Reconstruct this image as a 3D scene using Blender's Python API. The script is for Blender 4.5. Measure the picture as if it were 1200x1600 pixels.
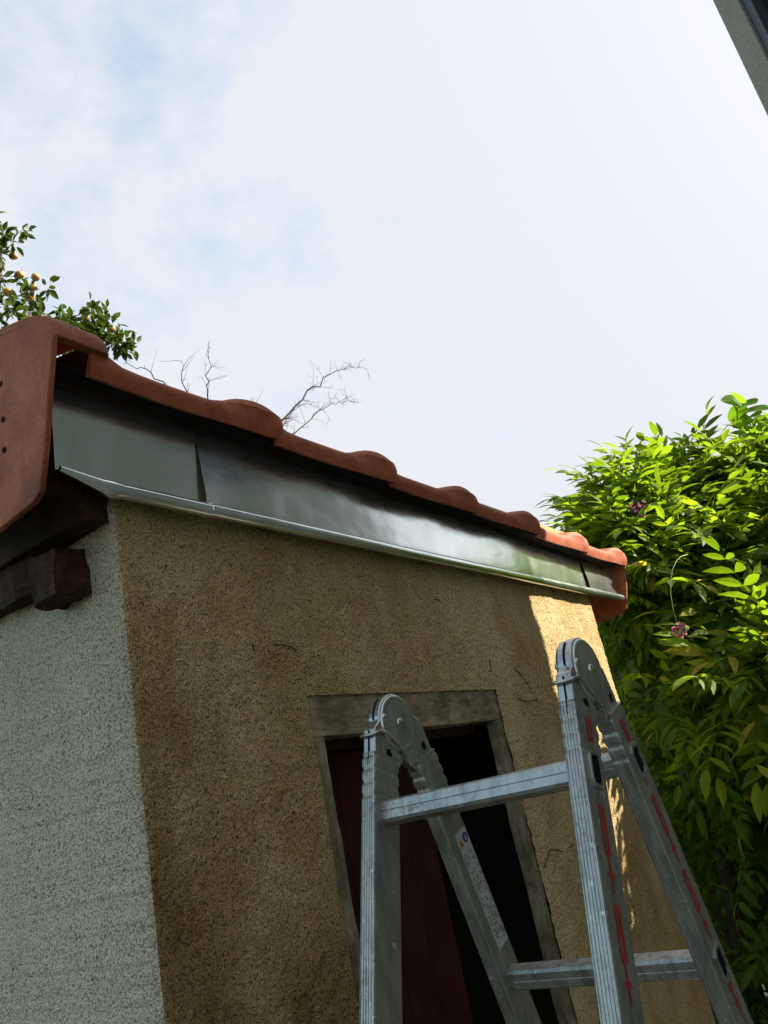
import bpy, bmesh, math, random
import numpy as np
from mathutils import Vector, Matrix, noise as mnoise

scene = bpy.context.scene
for o in list(bpy.data.objects):
    bpy.data.objects.remove(o)
R = math.radians
EYE = 1.60            # eye height; all heights below are written relative to the eye
COL = scene.collection

# ------------------------------------------------------------------ camera
cam_data = bpy.data.cameras.new("camera")
cam = bpy.data.objects.new("camera", cam_data)
COL.objects.link(cam)
cx = Vector((0.58170069, -0.78806004, -0.20145888))
cy = -Vector((0.15968254, 0.35349282, -0.92170728))
cz = -Vector((0.79757494, 0.5039883, 0.33146645))
M = Matrix((cx, cy, cz)).transposed().to_4x4()
M.translation = Vector((0, 0, EYE))
cam.matrix_world = M
cam_data.sensor_fit = 'VERTICAL'
cam_data.sensor_height = 36.0
cam_data.lens = 36.0 * 1258.68 / 1600.0
cam_data.clip_start = 0.02
cam_data.clip_end = 2000
scene.camera = cam

# ------------------------------------------------------------------ sun and sky
SUN_EL = R(31)
SUN_AZ = Vector((0.66, -0.75))
SUN_DIR = Vector((SUN_AZ.normalized().x * math.cos(SUN_EL), SUN_AZ.normalized().y * math.cos(SUN_EL), math.sin(SUN_EL)))
sun_data = bpy.data.lights.new("sun", 'SUN')
sun_data.energy = 5.0
sun_data.angle = R(0.55)
sun_data.color = (1.0, 0.93, 0.80)
sun = bpy.data.objects.new("sun", sun_data)
COL.objects.link(sun)
sun.rotation_euler = SUN_DIR.to_track_quat('Z', 'Y').to_euler()
sun.location = (3, -3, 12)

world = bpy.data.worlds.new("World")
scene.world = world
world.use_nodes = True
wn, wl = world.node_tree.nodes, world.node_tree.links
wn.clear()
w_out = wn.new('ShaderNodeOutputWorld')
w_bg = wn.new('ShaderNodeBackground')
w_bg.inputs['Strength'].default_value = 0.10
sky = wn.new('ShaderNodeTexSky')
sky.sky_type = 'NISHITA'
sky.sun_disc = False
sky.sun_elevation = SUN_EL
sky.sun_rotation = math.atan2(SUN_AZ.x, SUN_AZ.y)
sky.air_density = 1.0
sky.dust_density = 1.2
tc = wn.new('ShaderNodeTexCoord')
mp = wn.new('ShaderNodeMapping')
mp.inputs['Scale'].default_value = (1.0, 1.0, 1.45)
mp.inputs['Location'].default_value = (0.35, 1.10, 0.2)
n1 = wn.new('ShaderNodeTexNoise')
n1.inputs['Scale'].default_value = 3.6
n1.inputs['Detail'].default_value = 9
n1.inputs['Roughness'].default_value = 0.62
n1.inputs['Distortion'].default_value = 0.12
rp = wn.new('ShaderNodeValToRGB')
rp.color_ramp.elements[0].position = 0.33
rp.color_ramp.elements[0].color = (0.30, 0.30, 0.30, 1)
rp.color_ramp.elements[1].position = 0.60
rp.color_ramp.elements[1].color = (1, 1, 1, 1)
mix = wn.new('ShaderNodeMixRGB')
mix.inputs['Color2'].default_value = (2.72, 2.80, 2.98, 1)      # sunlit thin white cloud
wl.new(tc.outputs['Generated'], mp.inputs['Vector'])
wl.new(mp.outputs['Vector'], n1.inputs['Vector'])
# thin haze thickens towards the sun's side of the sky
dotn = wn.new('ShaderNodeVectorMath'); dotn.operation = 'DOT_PRODUCT'
dotn.inputs[1].default_value = (SUN_AZ.normalized().x, SUN_AZ.normalized().y, 0)
wl.new(tc.outputs['Generated'], dotn.inputs[0])
cov = wn.new('ShaderNodeMath'); cov.operation = 'MULTIPLY_ADD'
cov.inputs[1].default_value = 0.44
wl.new(dotn.outputs['Value'], cov.inputs[0]); wl.new(n1.outputs['Fac'], cov.inputs[2])
cov2 = wn.new('ShaderNodeMath'); cov2.operation = 'ADD'; cov2.inputs[1].default_value = 0.095
wl.new(cov.outputs[0], cov2.inputs[0])
wl.new(cov2.outputs[0], rp.inputs['Fac'])
wl.new(rp.outputs['Color'], mix.inputs['Fac'])
tint = wn.new('ShaderNodeMixRGB'); tint.blend_type = 'MULTIPLY'; tint.inputs['Fac'].default_value = 1.0
tint.inputs['Color2'].default_value = (1.02, 1.24, 1.16, 1)
wl.new(sky.outputs['Color'], tint.inputs['Color1'])
wl.new(tint.outputs['Color'], mix.inputs['Color1'])
# aureole: thin cloud scatters forward, so the veil is brighter round the sun
dsun = wn.new('ShaderNodeVectorMath'); dsun.operation = 'DOT_PRODUCT'
dsun.inputs[1].default_value = SUN_DIR
wl.new(tc.outputs['Generated'], dsun.inputs[0])
clp = wn.new('ShaderNodeMath'); clp.operation = 'MAXIMUM'; clp.inputs[1].default_value = 0.0
wl.new(dsun.outputs['Value'], clp.inputs[0])
pw = wn.new('ShaderNodeMath'); pw.operation = 'POWER'; pw.inputs[1].default_value = 9.0
wl.new(clp.outputs[0], pw.inputs[0])
ma = wn.new('ShaderNodeMath'); ma.operation = 'MULTIPLY_ADD'; ma.inputs[1].default_value = 1.0; ma.inputs[2].default_value = 1.0
wl.new(pw.outputs[0], ma.inputs[0])
scl = wn.new('ShaderNodeVectorMath'); scl.operation = 'SCALE'
wl.new(mix.outputs['Color'], scl.inputs[0]); wl.new(ma.outputs[0], scl.inputs['Scale'])
wl.new(scl.outputs['Vector'], w_bg.inputs['Color'])
wl.new(w_bg.outputs['Background'], w_out.inputs['Surface'])

scene.view_settings.view_transform = 'Standard'
scene.view_settings.look = 'None'
scene.view_settings.gamma = 1.0
scene.view_settings.use_curve_mapping = False
scene.view_settings.exposure = 1.62
scene.render.engine = 'CYCLES'
scene.cycles.max_bounces = 8
scene.cycles.transparent_max_bounces = 8

# ------------------------------------------------------------------ materials
def new_mat(name):
    m = bpy.data.materials.new(name)
    m.use_nodes = True
    nt = m.node_tree
    b = nt.nodes['Principled BSDF']
    return m, nt, nt.nodes, nt.links, b

def ramp(nodes, stops):
    r = nodes.new('ShaderNodeValToRGB')
    e = r.color_ramp.elements
    while len(e) < len(stops):
        e.new(0.5)
    for i, (p, c) in enumerate(stops):
        e[i].position = p
        e[i].color = (c[0], c[1], c[2], 1)
    return r

def noise_node(nodes, links, vec, scale, detail=4, rough=0.55, dist=0.0):
    n = nodes.new('ShaderNodeTexNoise')
    n.inputs['Scale'].default_value = scale
    n.inputs['Detail'].default_value = detail
    n.inputs['Roughness'].default_value = rough
    n.inputs['Distortion'].default_value = dist
    links.new(vec, n.inputs['Vector'])
    return n

def mul(nodes, links, a, b, fac=1.0, blend='MULTIPLY'):
    m = nodes.new('ShaderNodeMixRGB')
    m.blend_type = blend
    if isinstance(fac, (int, float)):
        m.inputs['Fac'].default_value = fac
    else:
        links.new(fac, m.inputs['Fac'])
    for s, v in (('Color1', a), ('Color2', b)):
        if isinstance(v, tuple):
            m.inputs[s].default_value = (v[0], v[1], v[2], 1)
        else:
            links.new(v, m.inputs[s])
    return m.outputs['Color']

def coords(nodes, links, scale=(1, 1, 1)):
    t = nodes.new('ShaderNodeTexCoord')
    mpn = nodes.new('ShaderNodeMapping')
    mpn.inputs['Scale'].default_value = scale
    links.new(t.outputs['Object'], mpn.inputs['Vector'])
    return mpn.outputs['Vector']

def bump(nodes, links, h, strength, dist, bsdf, prev=None):
    b = nodes.new('ShaderNodeBump')
    b.inputs['Strength'].default_value = strength
    b.inputs['Distance'].default_value = dist
    links.new(h, b.inputs['Height'])
    if prev is not None:
        links.new(prev, b.inputs['Normal'])
    links.new(b.outputs['Normal'], bsdf.inputs['Normal'])
    return b.outputs['Normal']

def mat_stucco(name, base, pit, stains, grain=150, damp_shade=None):
    """roughcast render: pitted grain, soft water stains"""
    m, nt, N, L, b = new_mat(name)
    v = coords(N, L)
    gv = N.new('ShaderNodeTexVoronoi'); gv.feature = 'SMOOTH_F1'; gv.inputs['Scale'].default_value = grain * 1.9
    gv.inputs['Smoothness'].default_value = 0.35; gv.inputs['Randomness'].default_value = 1.0
    wv = noise_node(N, L, v, grain * .5, 2, .5)
    va = N.new('ShaderNodeVectorMath'); va.operation = 'MULTIPLY_ADD'
    L.new(wv.outputs['Color'], va.inputs[0]); va.inputs[1].default_value = (.006, .006, .006); L.new(v, va.inputs[2])
    L.new(va.outputs['Vector'], gv.inputs['Vector'])
    gn = noise_node(N, L, v, grain * 2.2, 3, 0.7)
    gi = N.new('ShaderNodeMath'); gi.operation = 'MULTIPLY_ADD'; gi.inputs[1].default_value = -0.55; gi.inputs[2].default_value = 0.42
    L.new(gv.outputs['Distance'], gi.inputs[0])
    gm = N.new('ShaderNodeMath'); gm.operation = 'MULTIPLY_ADD'; gm.inputs[1].default_value = 0.60
    L.new(gn.outputs['Fac'], gm.inputs[0]); L.new(gi.outputs[0], gm.inputs[2])
    class _G:
        outputs = {'Fac': gm.outputs[0]}
    g = _G
    g2 = noise_node(N, L, v, grain * 2.6, 2, 0.6)
    base_r = ramp(N, [(0.26, pit), (0.37, tuple(0.66 * c for c in base)), (0.50, tuple(0.92 * c for c in base)), (0.74, tuple(min(1, 1.15 * c) for c in base))])  # pit colour holds dirt and the pit shade that bump leaves weak
    L.new(g.outputs['Fac'], base_r.inputs['Fac'])
    col = base_r.outputs['Color']
    # scattered missing grains
    vo = N.new('ShaderNodeTexVoronoi'); vo.inputs['Scale'].default_value = 62
    L.new(v, vo.inputs['Vector'])
    sp = ramp(N, [(0.12, (0.30, 0.26, 0.20)), (0.21, (1, 1, 1))])
    L.new(vo.outputs['Distance'], sp.inputs['Fac'])
    wn_ = noise_node(N, L, v, 9, 2)
    wr = ramp(N, [(0.42, (0, 0, 0)), (0.62, (1, 1, 1))])
    L.new(wn_.outputs['Fac'], wr.inputs['Fac'])
    col = mul(N, L, col, sp.outputs['Color'], wr.outputs['Color'])
    for sc, lo, hi, tint, fac in stains:
        sv = coords(N, L, sc)
        sn = noise_node(N, L, sv, 1.0, 5, 0.6, 0.4)
        sr = ramp(N, [(lo, tint), (hi, (1, 1, 1))])
        L.new(sn.outputs['Fac'], sr.inputs['Fac'])
        col = mul(N, L, col, sr.outputs['Color'], fac)
    if damp_shade:
        # damp soiling and house shade painted as one ragged tongue near the left corner
        sx = N.new('ShaderNodeSeparateXYZ'); L.new(v, sx.inputs[0])
        dn = noise_node(N, L, coords(N, L, (5, 5, 3.2)), 1.0, 5, 0.62)
        def lin(sock, mulv, addv):
            q_ = N.new('ShaderNodeMath'); q_.operation = 'MULTIPLY_ADD'; q_.inputs[1].default_value = mulv; q_.inputs[2].default_value = addv
            L.new(sock, q_.inputs[0]); return q_.outputs[0]
        hz = lin(sx.outputs['Z'], -1.15, 1.15 * (EYE - .05))          # grows below 5 cm under eye height
        hx = lin(sx.outputs['X'], -1.3, 1.3 * 1.22)                   # and towards the corner
        def addm(a_, b_):
            q_ = N.new('ShaderNodeMath'); q_.operation = 'ADD'; L.new(a_, q_.inputs[0]); L.new(b_, q_.inputs[1]); return q_.outputs[0]
        tot = addm(addm(hz, hx), lin(dn.outputs['Fac'], 1.5, -.75))
        dr = ramp(N, [(0.0, (0, 0, 0)), (0.50, (1, 1, 1))])
        L.new(tot, dr.inputs['Fac'])
        col = mul(N, L, col, damp_shade, lin(dr.outputs['Color'], .68, 0), 'MULTIPLY')
    L.new(col, b.inputs['Base Color'])
    b.inputs['Roughness'].default_value = 0.95
    b.inputs['Specular IOR Level'].default_value = 0.15
    n_ = bump(N, L, g.outputs['Fac'], 1.0, 0.008, b)
    bump(N, L, g2.outputs['Fac'], 0.7, 0.003, b, n_)
    return m

def mat_terracotta(name, base=(0.37, 0.098, 0.045)):
    m, nt, N, L, b = new_mat(name)
    v = coords(N, L)
    a = noise_node(N, L, v, 7, 5, 0.6, 0.3)
    r = ramp(N, [(0.30, tuple(0.62 * c for c in base)), (0.5, base), (0.72, (base[0] * 1.2, base[1] * 1.45, base[2] * 1.6))])
    L.new(a.outputs['Fac'], r.inputs['Fac'])
    f = noise_node(N, L, v, 160, 3, 0.7)
    fr = ramp(N, [(0.33, (0.66, 0.62, 0.6)), (0.55, (1, 1, 1))])
    L.new(f.outputs['Fac'], fr.inputs['Fac'])
    col = mul(N, L, r.outputs['Color'], fr.outputs['Color'], 0.75)
    ln = noise_node(N, L, coords(N, L, (6, 6, 6)), 4, 6, 0.7)
    lr = ramp(N, [(0.64, (0, 0, 0)), (0.72, (1, 1, 1))])
    L.new(ln.outputs['Fac'], lr.inputs['Fac'])
    lf = N.new('ShaderNodeMath'); lf.operation = 'MULTIPLY'; lf.inputs[1].default_value = 0.35
    L.new(lr.outputs['Color'], lf.inputs[0])
    col = mul(N, L, col, (0.16, 0.11, 0.08), lf.outputs[0], 'MIX')
    oi = N.new('ShaderNodeObjectInfo')
    tr_ = ramp(N, [(0.0, (0.74, 0.70, 0.70)), (0.5, (1, 1, 1)), (1.0, (1.10, 1.22, 1.25))])
    L.new(oi.outputs['Random'], tr_.inputs['Fac'])
    col = mul(N, L, col, tr_.outputs['Color'], 0.8)
    dn = noise_node(N, L, coords(N, L), 22, 5, 0.7, 0.4)
    dr = ramp(N, [(0.40, (0.50, 0.47, 0.45)), (0.56, (1, 1, 1))])
    L.new(dn.outputs['Fac'], dr.inputs['Fac'])
    col = mul(N, L, col, dr.outputs['Color'], 0.38)
    L.new(col, b.inputs['Base Color'])
    b.inputs['Roughness'].default_value = 0.7
    b.inputs['Specular IOR Level'].default_value = 0.2
    n_ = bump(N, L, f.outputs['Fac'], 0.35, 0.001, b)
    return m

def mat_zinc(name):
    m, nt, N, L, b = new_mat(name)
    v = coords(N, L, (1, 1, 1))
    a = noise_node(N, L, v, 5, 6, 0.6, 0.6)
    r = ramp(N, [(0.32, (0.66, 0.70, 0.69)), (0.5, (0.76, 0.80, 0.79)), (0.68, (0.84, 0.87, 0.86))])
    L.new(a.outputs['Fac'], r.inputs['Fac'])
    s = noise_node(N, L, coords(N, L, (7, 7, 2.6)), 2.0, 3, 0.55, 0.2)
    sr = ramp(N, [(0.35, (0.76, 0.80, 0.75)), (0.65, (1, 1, 1))])
    L.new(s.outputs['Fac'], sr.inputs['Fac'])
    col = mul(N, L, r.outputs['Color'], sr.outputs['Color'], 0.7)
    L.new(col, b.inputs['Base Color'])
    b.inputs['Metallic'].default_value = 0.95
    rr = ramp(N, [(0.2, (0.18, 0.18, 0.18)), (0.8, (0.25, 0.25, 0.25))])
    L.new(s.outputs['Fac'], rr.inputs['Fac'])
    L.new(rr.outputs['Color'], b.inputs['Roughness'])
    w = noise_node(N, L, coords(N, L, (3, 3, 6)), 2.0, 3, 0.5)
    n_ = bump(N, L, w.outputs['Fac'], 0.22, 0.010, b)
    f = noise_node(N, L, coords(N, L, (20, 20, 160)), 3, 3, 0.6)
    
    return m

def mat_alu(name, base=0.55, stain=True):
    m, nt, N, L, b = new_mat(name)
    v = coords(N, L)
    a = noise_node(N, L, coords(N, L, (30, 30, 6)), 2.0, 5, 0.65, 0.3)
    r = ramp(N, [(0.3, (base * .62, base * .63, base * .57)), (0.55, (base, base * .99, base * .90)), (0.8, (base * 1.2, base * 1.19, base * 1.07))])
    L.new(a.outputs['Fac'], r.inputs['Fac'])
    col = r.outputs['Color']
    if stain:
        sp = noise_node(N, L, v, 110, 4, 0.7, 0.5)
        srr = ramp(N, [(0.50, (0, 0, 0)), (0.60, (1, 1, 1))])
        L.new(sp.outputs['Fac'], srr.inputs['Fac'])
        big = noise_node(N, L, v, 12, 3, 0.6)
        br = ramp(N, [(0.40, (0, 0, 0)), (0.62, (0.75, 0.75, 0.75))])
        L.new(big.outputs['Fac'], br.inputs['Fac'])
        fm = N.new('ShaderNodeMath'); fm.operation = 'MULTIPLY'
        L.new(srr.outputs['Color'], fm.inputs[0]); L.new(br.outputs['Color'], fm.inputs[1])
        col = mul(N, L, col, (0.16, 0.13, 0.10), fm.outputs[0], 'MIX')
        sp2 = noise_node(N, L, v, 60, 3, 0.7, 0.5)
        s2 = ramp(N, [(0.66, (0, 0, 0)), (0.70, (1, 1, 1))])
        L.new(sp2.outputs['Fac'], s2.inputs['Fac'])
        col = mul(N, L, col, (0.62, 0.60, 0.56), s2.outputs['Color'], 'MIX')
        met = N.new('ShaderNodeMath'); met.operation = 'MULTIPLY_ADD'
        met.inputs[1].default_value = -0.6; met.inputs[2].default_value = 0.85
        L.new(fm.outputs[0], met.inputs[0]); L.new(met.outputs[0], b.inputs['Metallic'])
    else:
        b.inputs['Metallic'].default_value = 0.9
    L.new(col, b.inputs['Base Color'])
    rr = ramp(N, [(0.3, (0.36, 0.36, 0.36) if stain else (.22, .22, .22)), (0.7, (0.52, 0.52, 0.52) if stain else (.36, .36, .36))])
    L.new(a.outputs['Fac'], rr.inputs['Fac'])
    L.new(rr.outputs['Color'], b.inputs['Roughness'])
    f = noise_node(N, L, coords(N, L, (120, 120, 12)), 3, 3, 0.6)
    bump(N, L, f.outputs['Fac'], 0.15, 0.0008, b)
    return m

def mat_wood(name, dark, light, scale=(4, 40, 40), rough=0.85, bs=0.6):
    m, nt, N, L, b = new_mat(name)
    v = coords(N, L, scale)
    a = noise_node(N, L, v, 2.2, 6, 0.65, 0.5)
    r = ramp(N, [(0.30, dark), (0.62, light)])
    L.new(a.outputs['Fac'], r.inputs['Fac'])
    p = noise_node(N, L, coords(N, L), 9, 4, 0.6, 0.3)
    pr = ramp(N, [(0.40, (0.42, 0.40, 0.36)), (0.60, (1, 1, 1))])
    L.new(p.outputs['Fac'], pr.inputs['Fac'])
    col = mul(N, L, r.outputs['Color'], pr.outputs['Color'], 0.8)
    L.new(col, b.inputs['Base Color'])
    b.inputs['Roughness'].default_value = rough
    b.inputs['Specular IOR Level'].default_value = 0.2
    bump(N, L, a.outputs['Fac'], bs, 0.004, b)
    return m

def mat_plain(name, col, rough=0.7, metal=0.0, var=0.25, scale=20, spec=0.4):
    m, nt, N, L, b = new_mat(name)
    a = noise_node(N, L, coords(N, L), scale, 4, 0.6)
    r = ramp(N, [(0.3, tuple(c * (1 - var) for c in col)), (0.7, tuple(min(1, c * (1 + var)) for c in col))])
    L.new(a.outputs['Fac'], r.inputs['Fac'])
    L.new(r.outputs['Color'], b.inputs['Base Color'])
    b.inputs['Roughness'].default_value = rough
    b.inputs['Metallic'].default_value = metal
    b.inputs['Specular IOR Level'].default_value = spec
    bump(N, L, a.outputs['Fac'], 0.2, 0.002, b)
    return m

def mat_leaf(name, stops, trans=0.5, rough=0.52):
    m, nt, N, L, b = new_mat(name)
    g = N.new('ShaderNodeNewGeometry')
    oi = N.new('ShaderNodeObjectInfo')
    ad = N.new('ShaderNodeMath'); ad.operation = 'ADD'
    L.new(oi.outputs['Random'], ad.inputs[0])
    half = N.new('ShaderNodeMath'); half.operation = 'MULTIPLY'; half.inputs[1].default_value = 0.55
    L.new(g.outputs['Random Per Island'], half.inputs[0]); L.new(half.outputs[0], ad.inputs[1])
    fr = N.new('ShaderNodeMath'); fr.operation = 'FRACT'
    L.new(ad.outputs[0], fr.inputs[0])
    r = ramp(N, stops)
    L.new(fr.outputs[0], r.inputs['Fac'])
    vn = noise_node(N, L, coords(N, L), 45, 3, 0.6)
    vr = ramp(N, [(0.3, (0.75, 0.78, 0.7)), (0.7, (1, 1, 1))])
    L.new(vn.outputs['Fac'], vr.inputs['Fac'])
    col = mul(N, L, r.outputs['Color'], vr.outputs['Color'], 0.8)
    L.new(col, b.inputs['Base Color'])
    b.inputs['Roughness'].default_value = rough
    b.inputs['Specular IOR Level'].default_value = 0.16
    tr = N.new('ShaderNodeBsdfTranslucent')
    tcol = mul(N, L, col, (2.0, 1.72, 0.6), 1.0)
    L.new(tcol, tr.inputs['Color'])
    ms = N.new('ShaderNodeMixShader'); ms.inputs['Fac'].default_value = trans
    out = N['Material Output']
    L.new(b.outputs['BSDF'], ms.inputs[1]); L.new(tr.outputs['BSDF'], ms.inputs[2])
    L.new(ms.outputs['Shader'], out.inputs['Surface'])
    return m

STUCCO_FRONT = mat_stucco('roughcast_cream', (0.76, 0.61, 0.325), (0.23, 0.17, 0.075),
                          [((1.6, 1.6, 1.1), 0.36, 0.54, (0.66, 0.57, 0.45), 0.45),
                           ((6, 6, 1.6), 0.40, 0.56, (0.68, 0.60, 0.48), 0.38),
                           ((11, 11, 9), 0.36, 0.52, (0.78, 0.66, 0.52), 0.45),
                           ((3.1, 3.1, 3.6), 0.38, 0.50, (0.80, 0.80, 0.60), 0.5),
                           ((4.3, 4.3, 5.2), 0.36, 0.46, (0.84, 0.66, 0.50), 0.28)], damp_shade=(0.36, 0.31, 0.23))
STUCCO_SIDE = mat_stucco('roughcast_pale', (0.68, 0.60, 0.445), (0.27, 0.245, 0.175),
                         [((2.0, 2.0, 1.2), 0.36, 0.56, (0.78, 0.80, 0.70), 0.7)], grain=135)
STUCCO_HOUSE = mat_stucco('roughcast_house', (0.47, 0.44, 0.36), (0.20, 0.18, 0.14), [((1, 1, 0.6), 0.3, 0.6, (0.7, 0.68, 0.62), 0.6)])
TERRA = mat_terracotta('terracotta')
TERRA_V = mat_terracotta('terracotta_verge', (0.33, 0.100, 0.042))
ZINC = mat_zinc('zinc_sheet')
ALU = mat_alu('aluminium', 0.37)
ALU_RUNG = mat_alu('aluminium_stained', 0.40)
STEEL = mat_alu('galvanised_steel', 0.43, False)
LINTEL = mat_wood('weathered_lintel', (0.13, 0.105, 0.065), (0.34, 0.285, 0.18), (9, 34, 34), 0.9, 0.5)
JAMB = mat_wood('weathered_jamb', (0.12, 0.10, 0.065), (0.31, 0.265, 0.17), (34, 34, 10), 0.9, 0.6)
OLDWOOD = mat_wood('old_timber', (0.014, 0.007, 0.004), (0.070, 0.032, 0.014), (30, 5, 30), 0.85, 0.8)
REDDOOR = mat_wood('red_painted_board', (0.020, 0.004, 0.003), (0.044, 0.006, 0.004), (30, 30, 2), 0.8, 0.3)
DARK = mat_plain('dark_interior', (0.07, 0.062, 0.045), 0.9)
BLACK = mat_plain('plastic_and_gap_black', (0.006, 0.006, 0.006), 0.9, 0, .25, 20, .1)  # black feet; also painted in for the dark inside holes and gaps
REDINK = mat_plain('red_ink', (0.30, 0.020, 0.015), 0.5, 0, 0.3, 60)
LABEL = mat_plain('label_paper', (0.42, 0.42, 0.40), 0.5, 0, 0.15, 60)
INK = mat_plain('label_ink', (0.03, 0.03, 0.03), 0.5)
ORANGE = mat_plain('label_orange', (0.50, 0.20, 0.02), 0.5)
BLUE = mat_plain('label_blue', (0.03, 0.035, 0.16), 0.5)
SOIL = mat_plain('gravel_path', (0.34, 0.30, 0.23), 0.95, 0, 0.35, 60, 0.1)
GRASSY = mat_plain('garden_ground', (0.045, 0.048, 0.024), 0.95, 0, 0.5, 3, 0.1)
BARK = mat_plain('bark', (0.07, 0.055, 0.042), 0.9, 0, 0.4, 40, 0.1)
TWIG = mat_plain('bare_twig', (0.036, 0.029, 0.026), 0.9, 0, 0.3, 40, 0.1)
GREENSTEM = mat_plain('green_stem', (0.16, 0.20, 0.06), 0.6)
LEAF_W = mat_leaf('wisteria_leaf', [(0.0, (0.050, 0.105, 0.010)), (0.30, (0.085, 0.165, 0.012)), (0.65, (0.150, 0.245, 0.018)), (0.94, (0.20, 0.28, 0.022)), (0.97, (0.36, 0.33, 0.05)), (1.0, (0.42, 0.33, 0.06))], 0.57)
LEAF_F = mat_leaf('orchard_leaf', [(0.0, (0.018, 0.042, 0.012)), (0.6, (0.035, 0.070, 0.018)), (1.0, (0.065, 0.105, 0.025))], 0.30, 0.38)
LEAF_R = mat_leaf('round_leaf', [(0.0, (0.10, 0.22, 0.018)), (1.0, (0.16, 0.28, 0.025))], 0.62, 0.6)
PETAL = mat_leaf('wisteria_petal', [(0.0, (0.32, 0.12, 0.42)), (0.6, (0.50, 0.24, 0.62)), (1.0, (0.66, 0.45, 0.74))], 0.4, 0.6)
FRUIT = mat_plain('fruit_skin', (0.40, 0.25, 0.075), 0.45, 0, 0.5, 14)
PANE = mat_plain('window_glass', (0.01, 0.012, 0.014), 0.08, 0, 0.1, 4, 0.6)
FRAME = mat_plain('window_frame_paint', (0.035, 0.042, 0.040), 0.4)

# ------------------------------------------------------------------ mesh helpers
def link(o, parent=None):
    COL.objects.link(o)
    if parent is not None:
        o.parent = parent
    return o

def mesh_obj(name, verts, faces, mat, parent=None, smooth=False, mats=None, fmat=None):
    me = bpy.data.meshes.new(name)
    me.from_pydata([tuple(v) for v in verts], [], faces)
    for m_ in (mats or [mat]):
        me.materials.append(m_)
    if fmat is not None:
        me.polygons.foreach_set('material_index', fmat)
    if smooth:
        me.polygons.foreach_set('use_smooth', [True] * len(me.polygons))
    me.update()
    return link(bpy.data.objects.new(name, me), parent)

def bm_obj(name, bm, mat, parent=None, smooth=False, auto=None):
    bmesh.ops.recalc_face_normals(bm, faces=bm.faces)
    me = bpy.data.meshes.new(name)
    bm.to_mesh(me); bm.free()
    me.materials.append(mat)
    if smooth:
        me.polygons.foreach_set('use_smooth', [True] * len(me.polygons))
        if auto is not None:
            try:
                me.set_sharp_from_angle(angle=R(auto))
            except Exception:
                pass
    return link(bpy.data.objects.new(name, me), parent)

def empty(name, loc, label, cat, group=None):
    o = bpy.data.objects.new(name, None)
    o.location = loc
    o.empty_display_size = 0.1
    COL.objects.link(o)
    o['label'] = label; o['category'] = cat
    if group: o['group'] = group
    return o

def z(h):      # height relative to the eye -> world height
    return h + EYE

def add_box(bm, lo, hi, mat4=None, bevel=0.0):
    vs = [bm.verts.new((x, y, zz)) for x in (lo[0], hi[0]) for y in (lo[1], hi[1]) for zz in (lo[2], hi[2])]
    idx = [(0, 1, 3, 2), (4, 6, 7, 5), (0, 4, 5, 1), (2, 3, 7, 6), (0, 2, 6, 4), (1, 5, 7, 3)]
    fs = [bm.faces.new([vs[i] for i in f]) for f in idx]
    if bevel > 0:
        es = list({e for f in fs for e in f.edges})
        r_ = bmesh.ops.bevel(bm, geom=es, offset=bevel, segments=2, affect='EDGES', profile=0.6)
        vs = list({v for f in r_['faces'] for v in f.verts} | {v for v in vs if v.is_valid})
    if mat4 is not None:
        bmesh.ops.transform(bm, matrix=mat4, verts=[v for v in vs if v.is_valid])
    return vs

def rough_box(name, lo, hi, mat, parent, step=0.02, amp=0.003, freq=30, bevel=0.004):
    """box with weathered, slightly uneven faces"""
    bm = bmesh.new()
    n = [max(1, int(round((hi[i] - lo[i]) / step))) for i in range(3)]
    n = [min(k, 60) for k in n]
    vid = {}
    def V(i, j, k):
        if (i, j, k) not in vid:
            vid[(i, j, k)] = bm.verts.new((lo[0] + (hi[0] - lo[0]) * i / n[0], lo[1] + (hi[1] - lo[1]) * j / n[1], lo[2] + (hi[2] - lo[2]) * k / n[2]))
        return vid[(i, j, k)]
    for i in range(n[0]):
        for j in range(n[1]):
            bm.faces.new([V(i, j, 0), V(i, j + 1, 0), V(i + 1, j + 1, 0), V(i + 1, j, 0)])
            bm.faces.new([V(i, j, n[2]), V(i + 1, j, n[2]), V(i + 1, j + 1, n[2]), V(i, j + 1, n[2])])
    for i in range(n[0]):
        for k in range(n[2]):
            bm.faces.new([V(i, 0, k), V(i + 1, 0, k), V(i + 1, 0, k + 1), V(i, 0, k + 1)])
            bm.faces.new([V(i, n[1], k), V(i, n[1], k + 1), V(i + 1, n[1], k + 1), V(i + 1, n[1], k)])
    for j in range(n[1]):
        for k in range(n[2]):
            bm.faces.new([V(0, j, k), V(0, j, k + 1), V(0, j + 1, k + 1), V(0, j + 1, k)])
            bm.faces.new([V(n[0], j, k), V(n[0], j + 1, k), V(n[0], j + 1, k + 1), V(n[0], j, k + 1)])
    for v in bm.verts:
        d = mnoise.noise_vector(v.co * freq)
        d2 = mnoise.noise_vector(v.co * freq * 0.3)
        v.co += d * amp + d2 * amp
    return bm_obj(name, bm, mat, parent)

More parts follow.
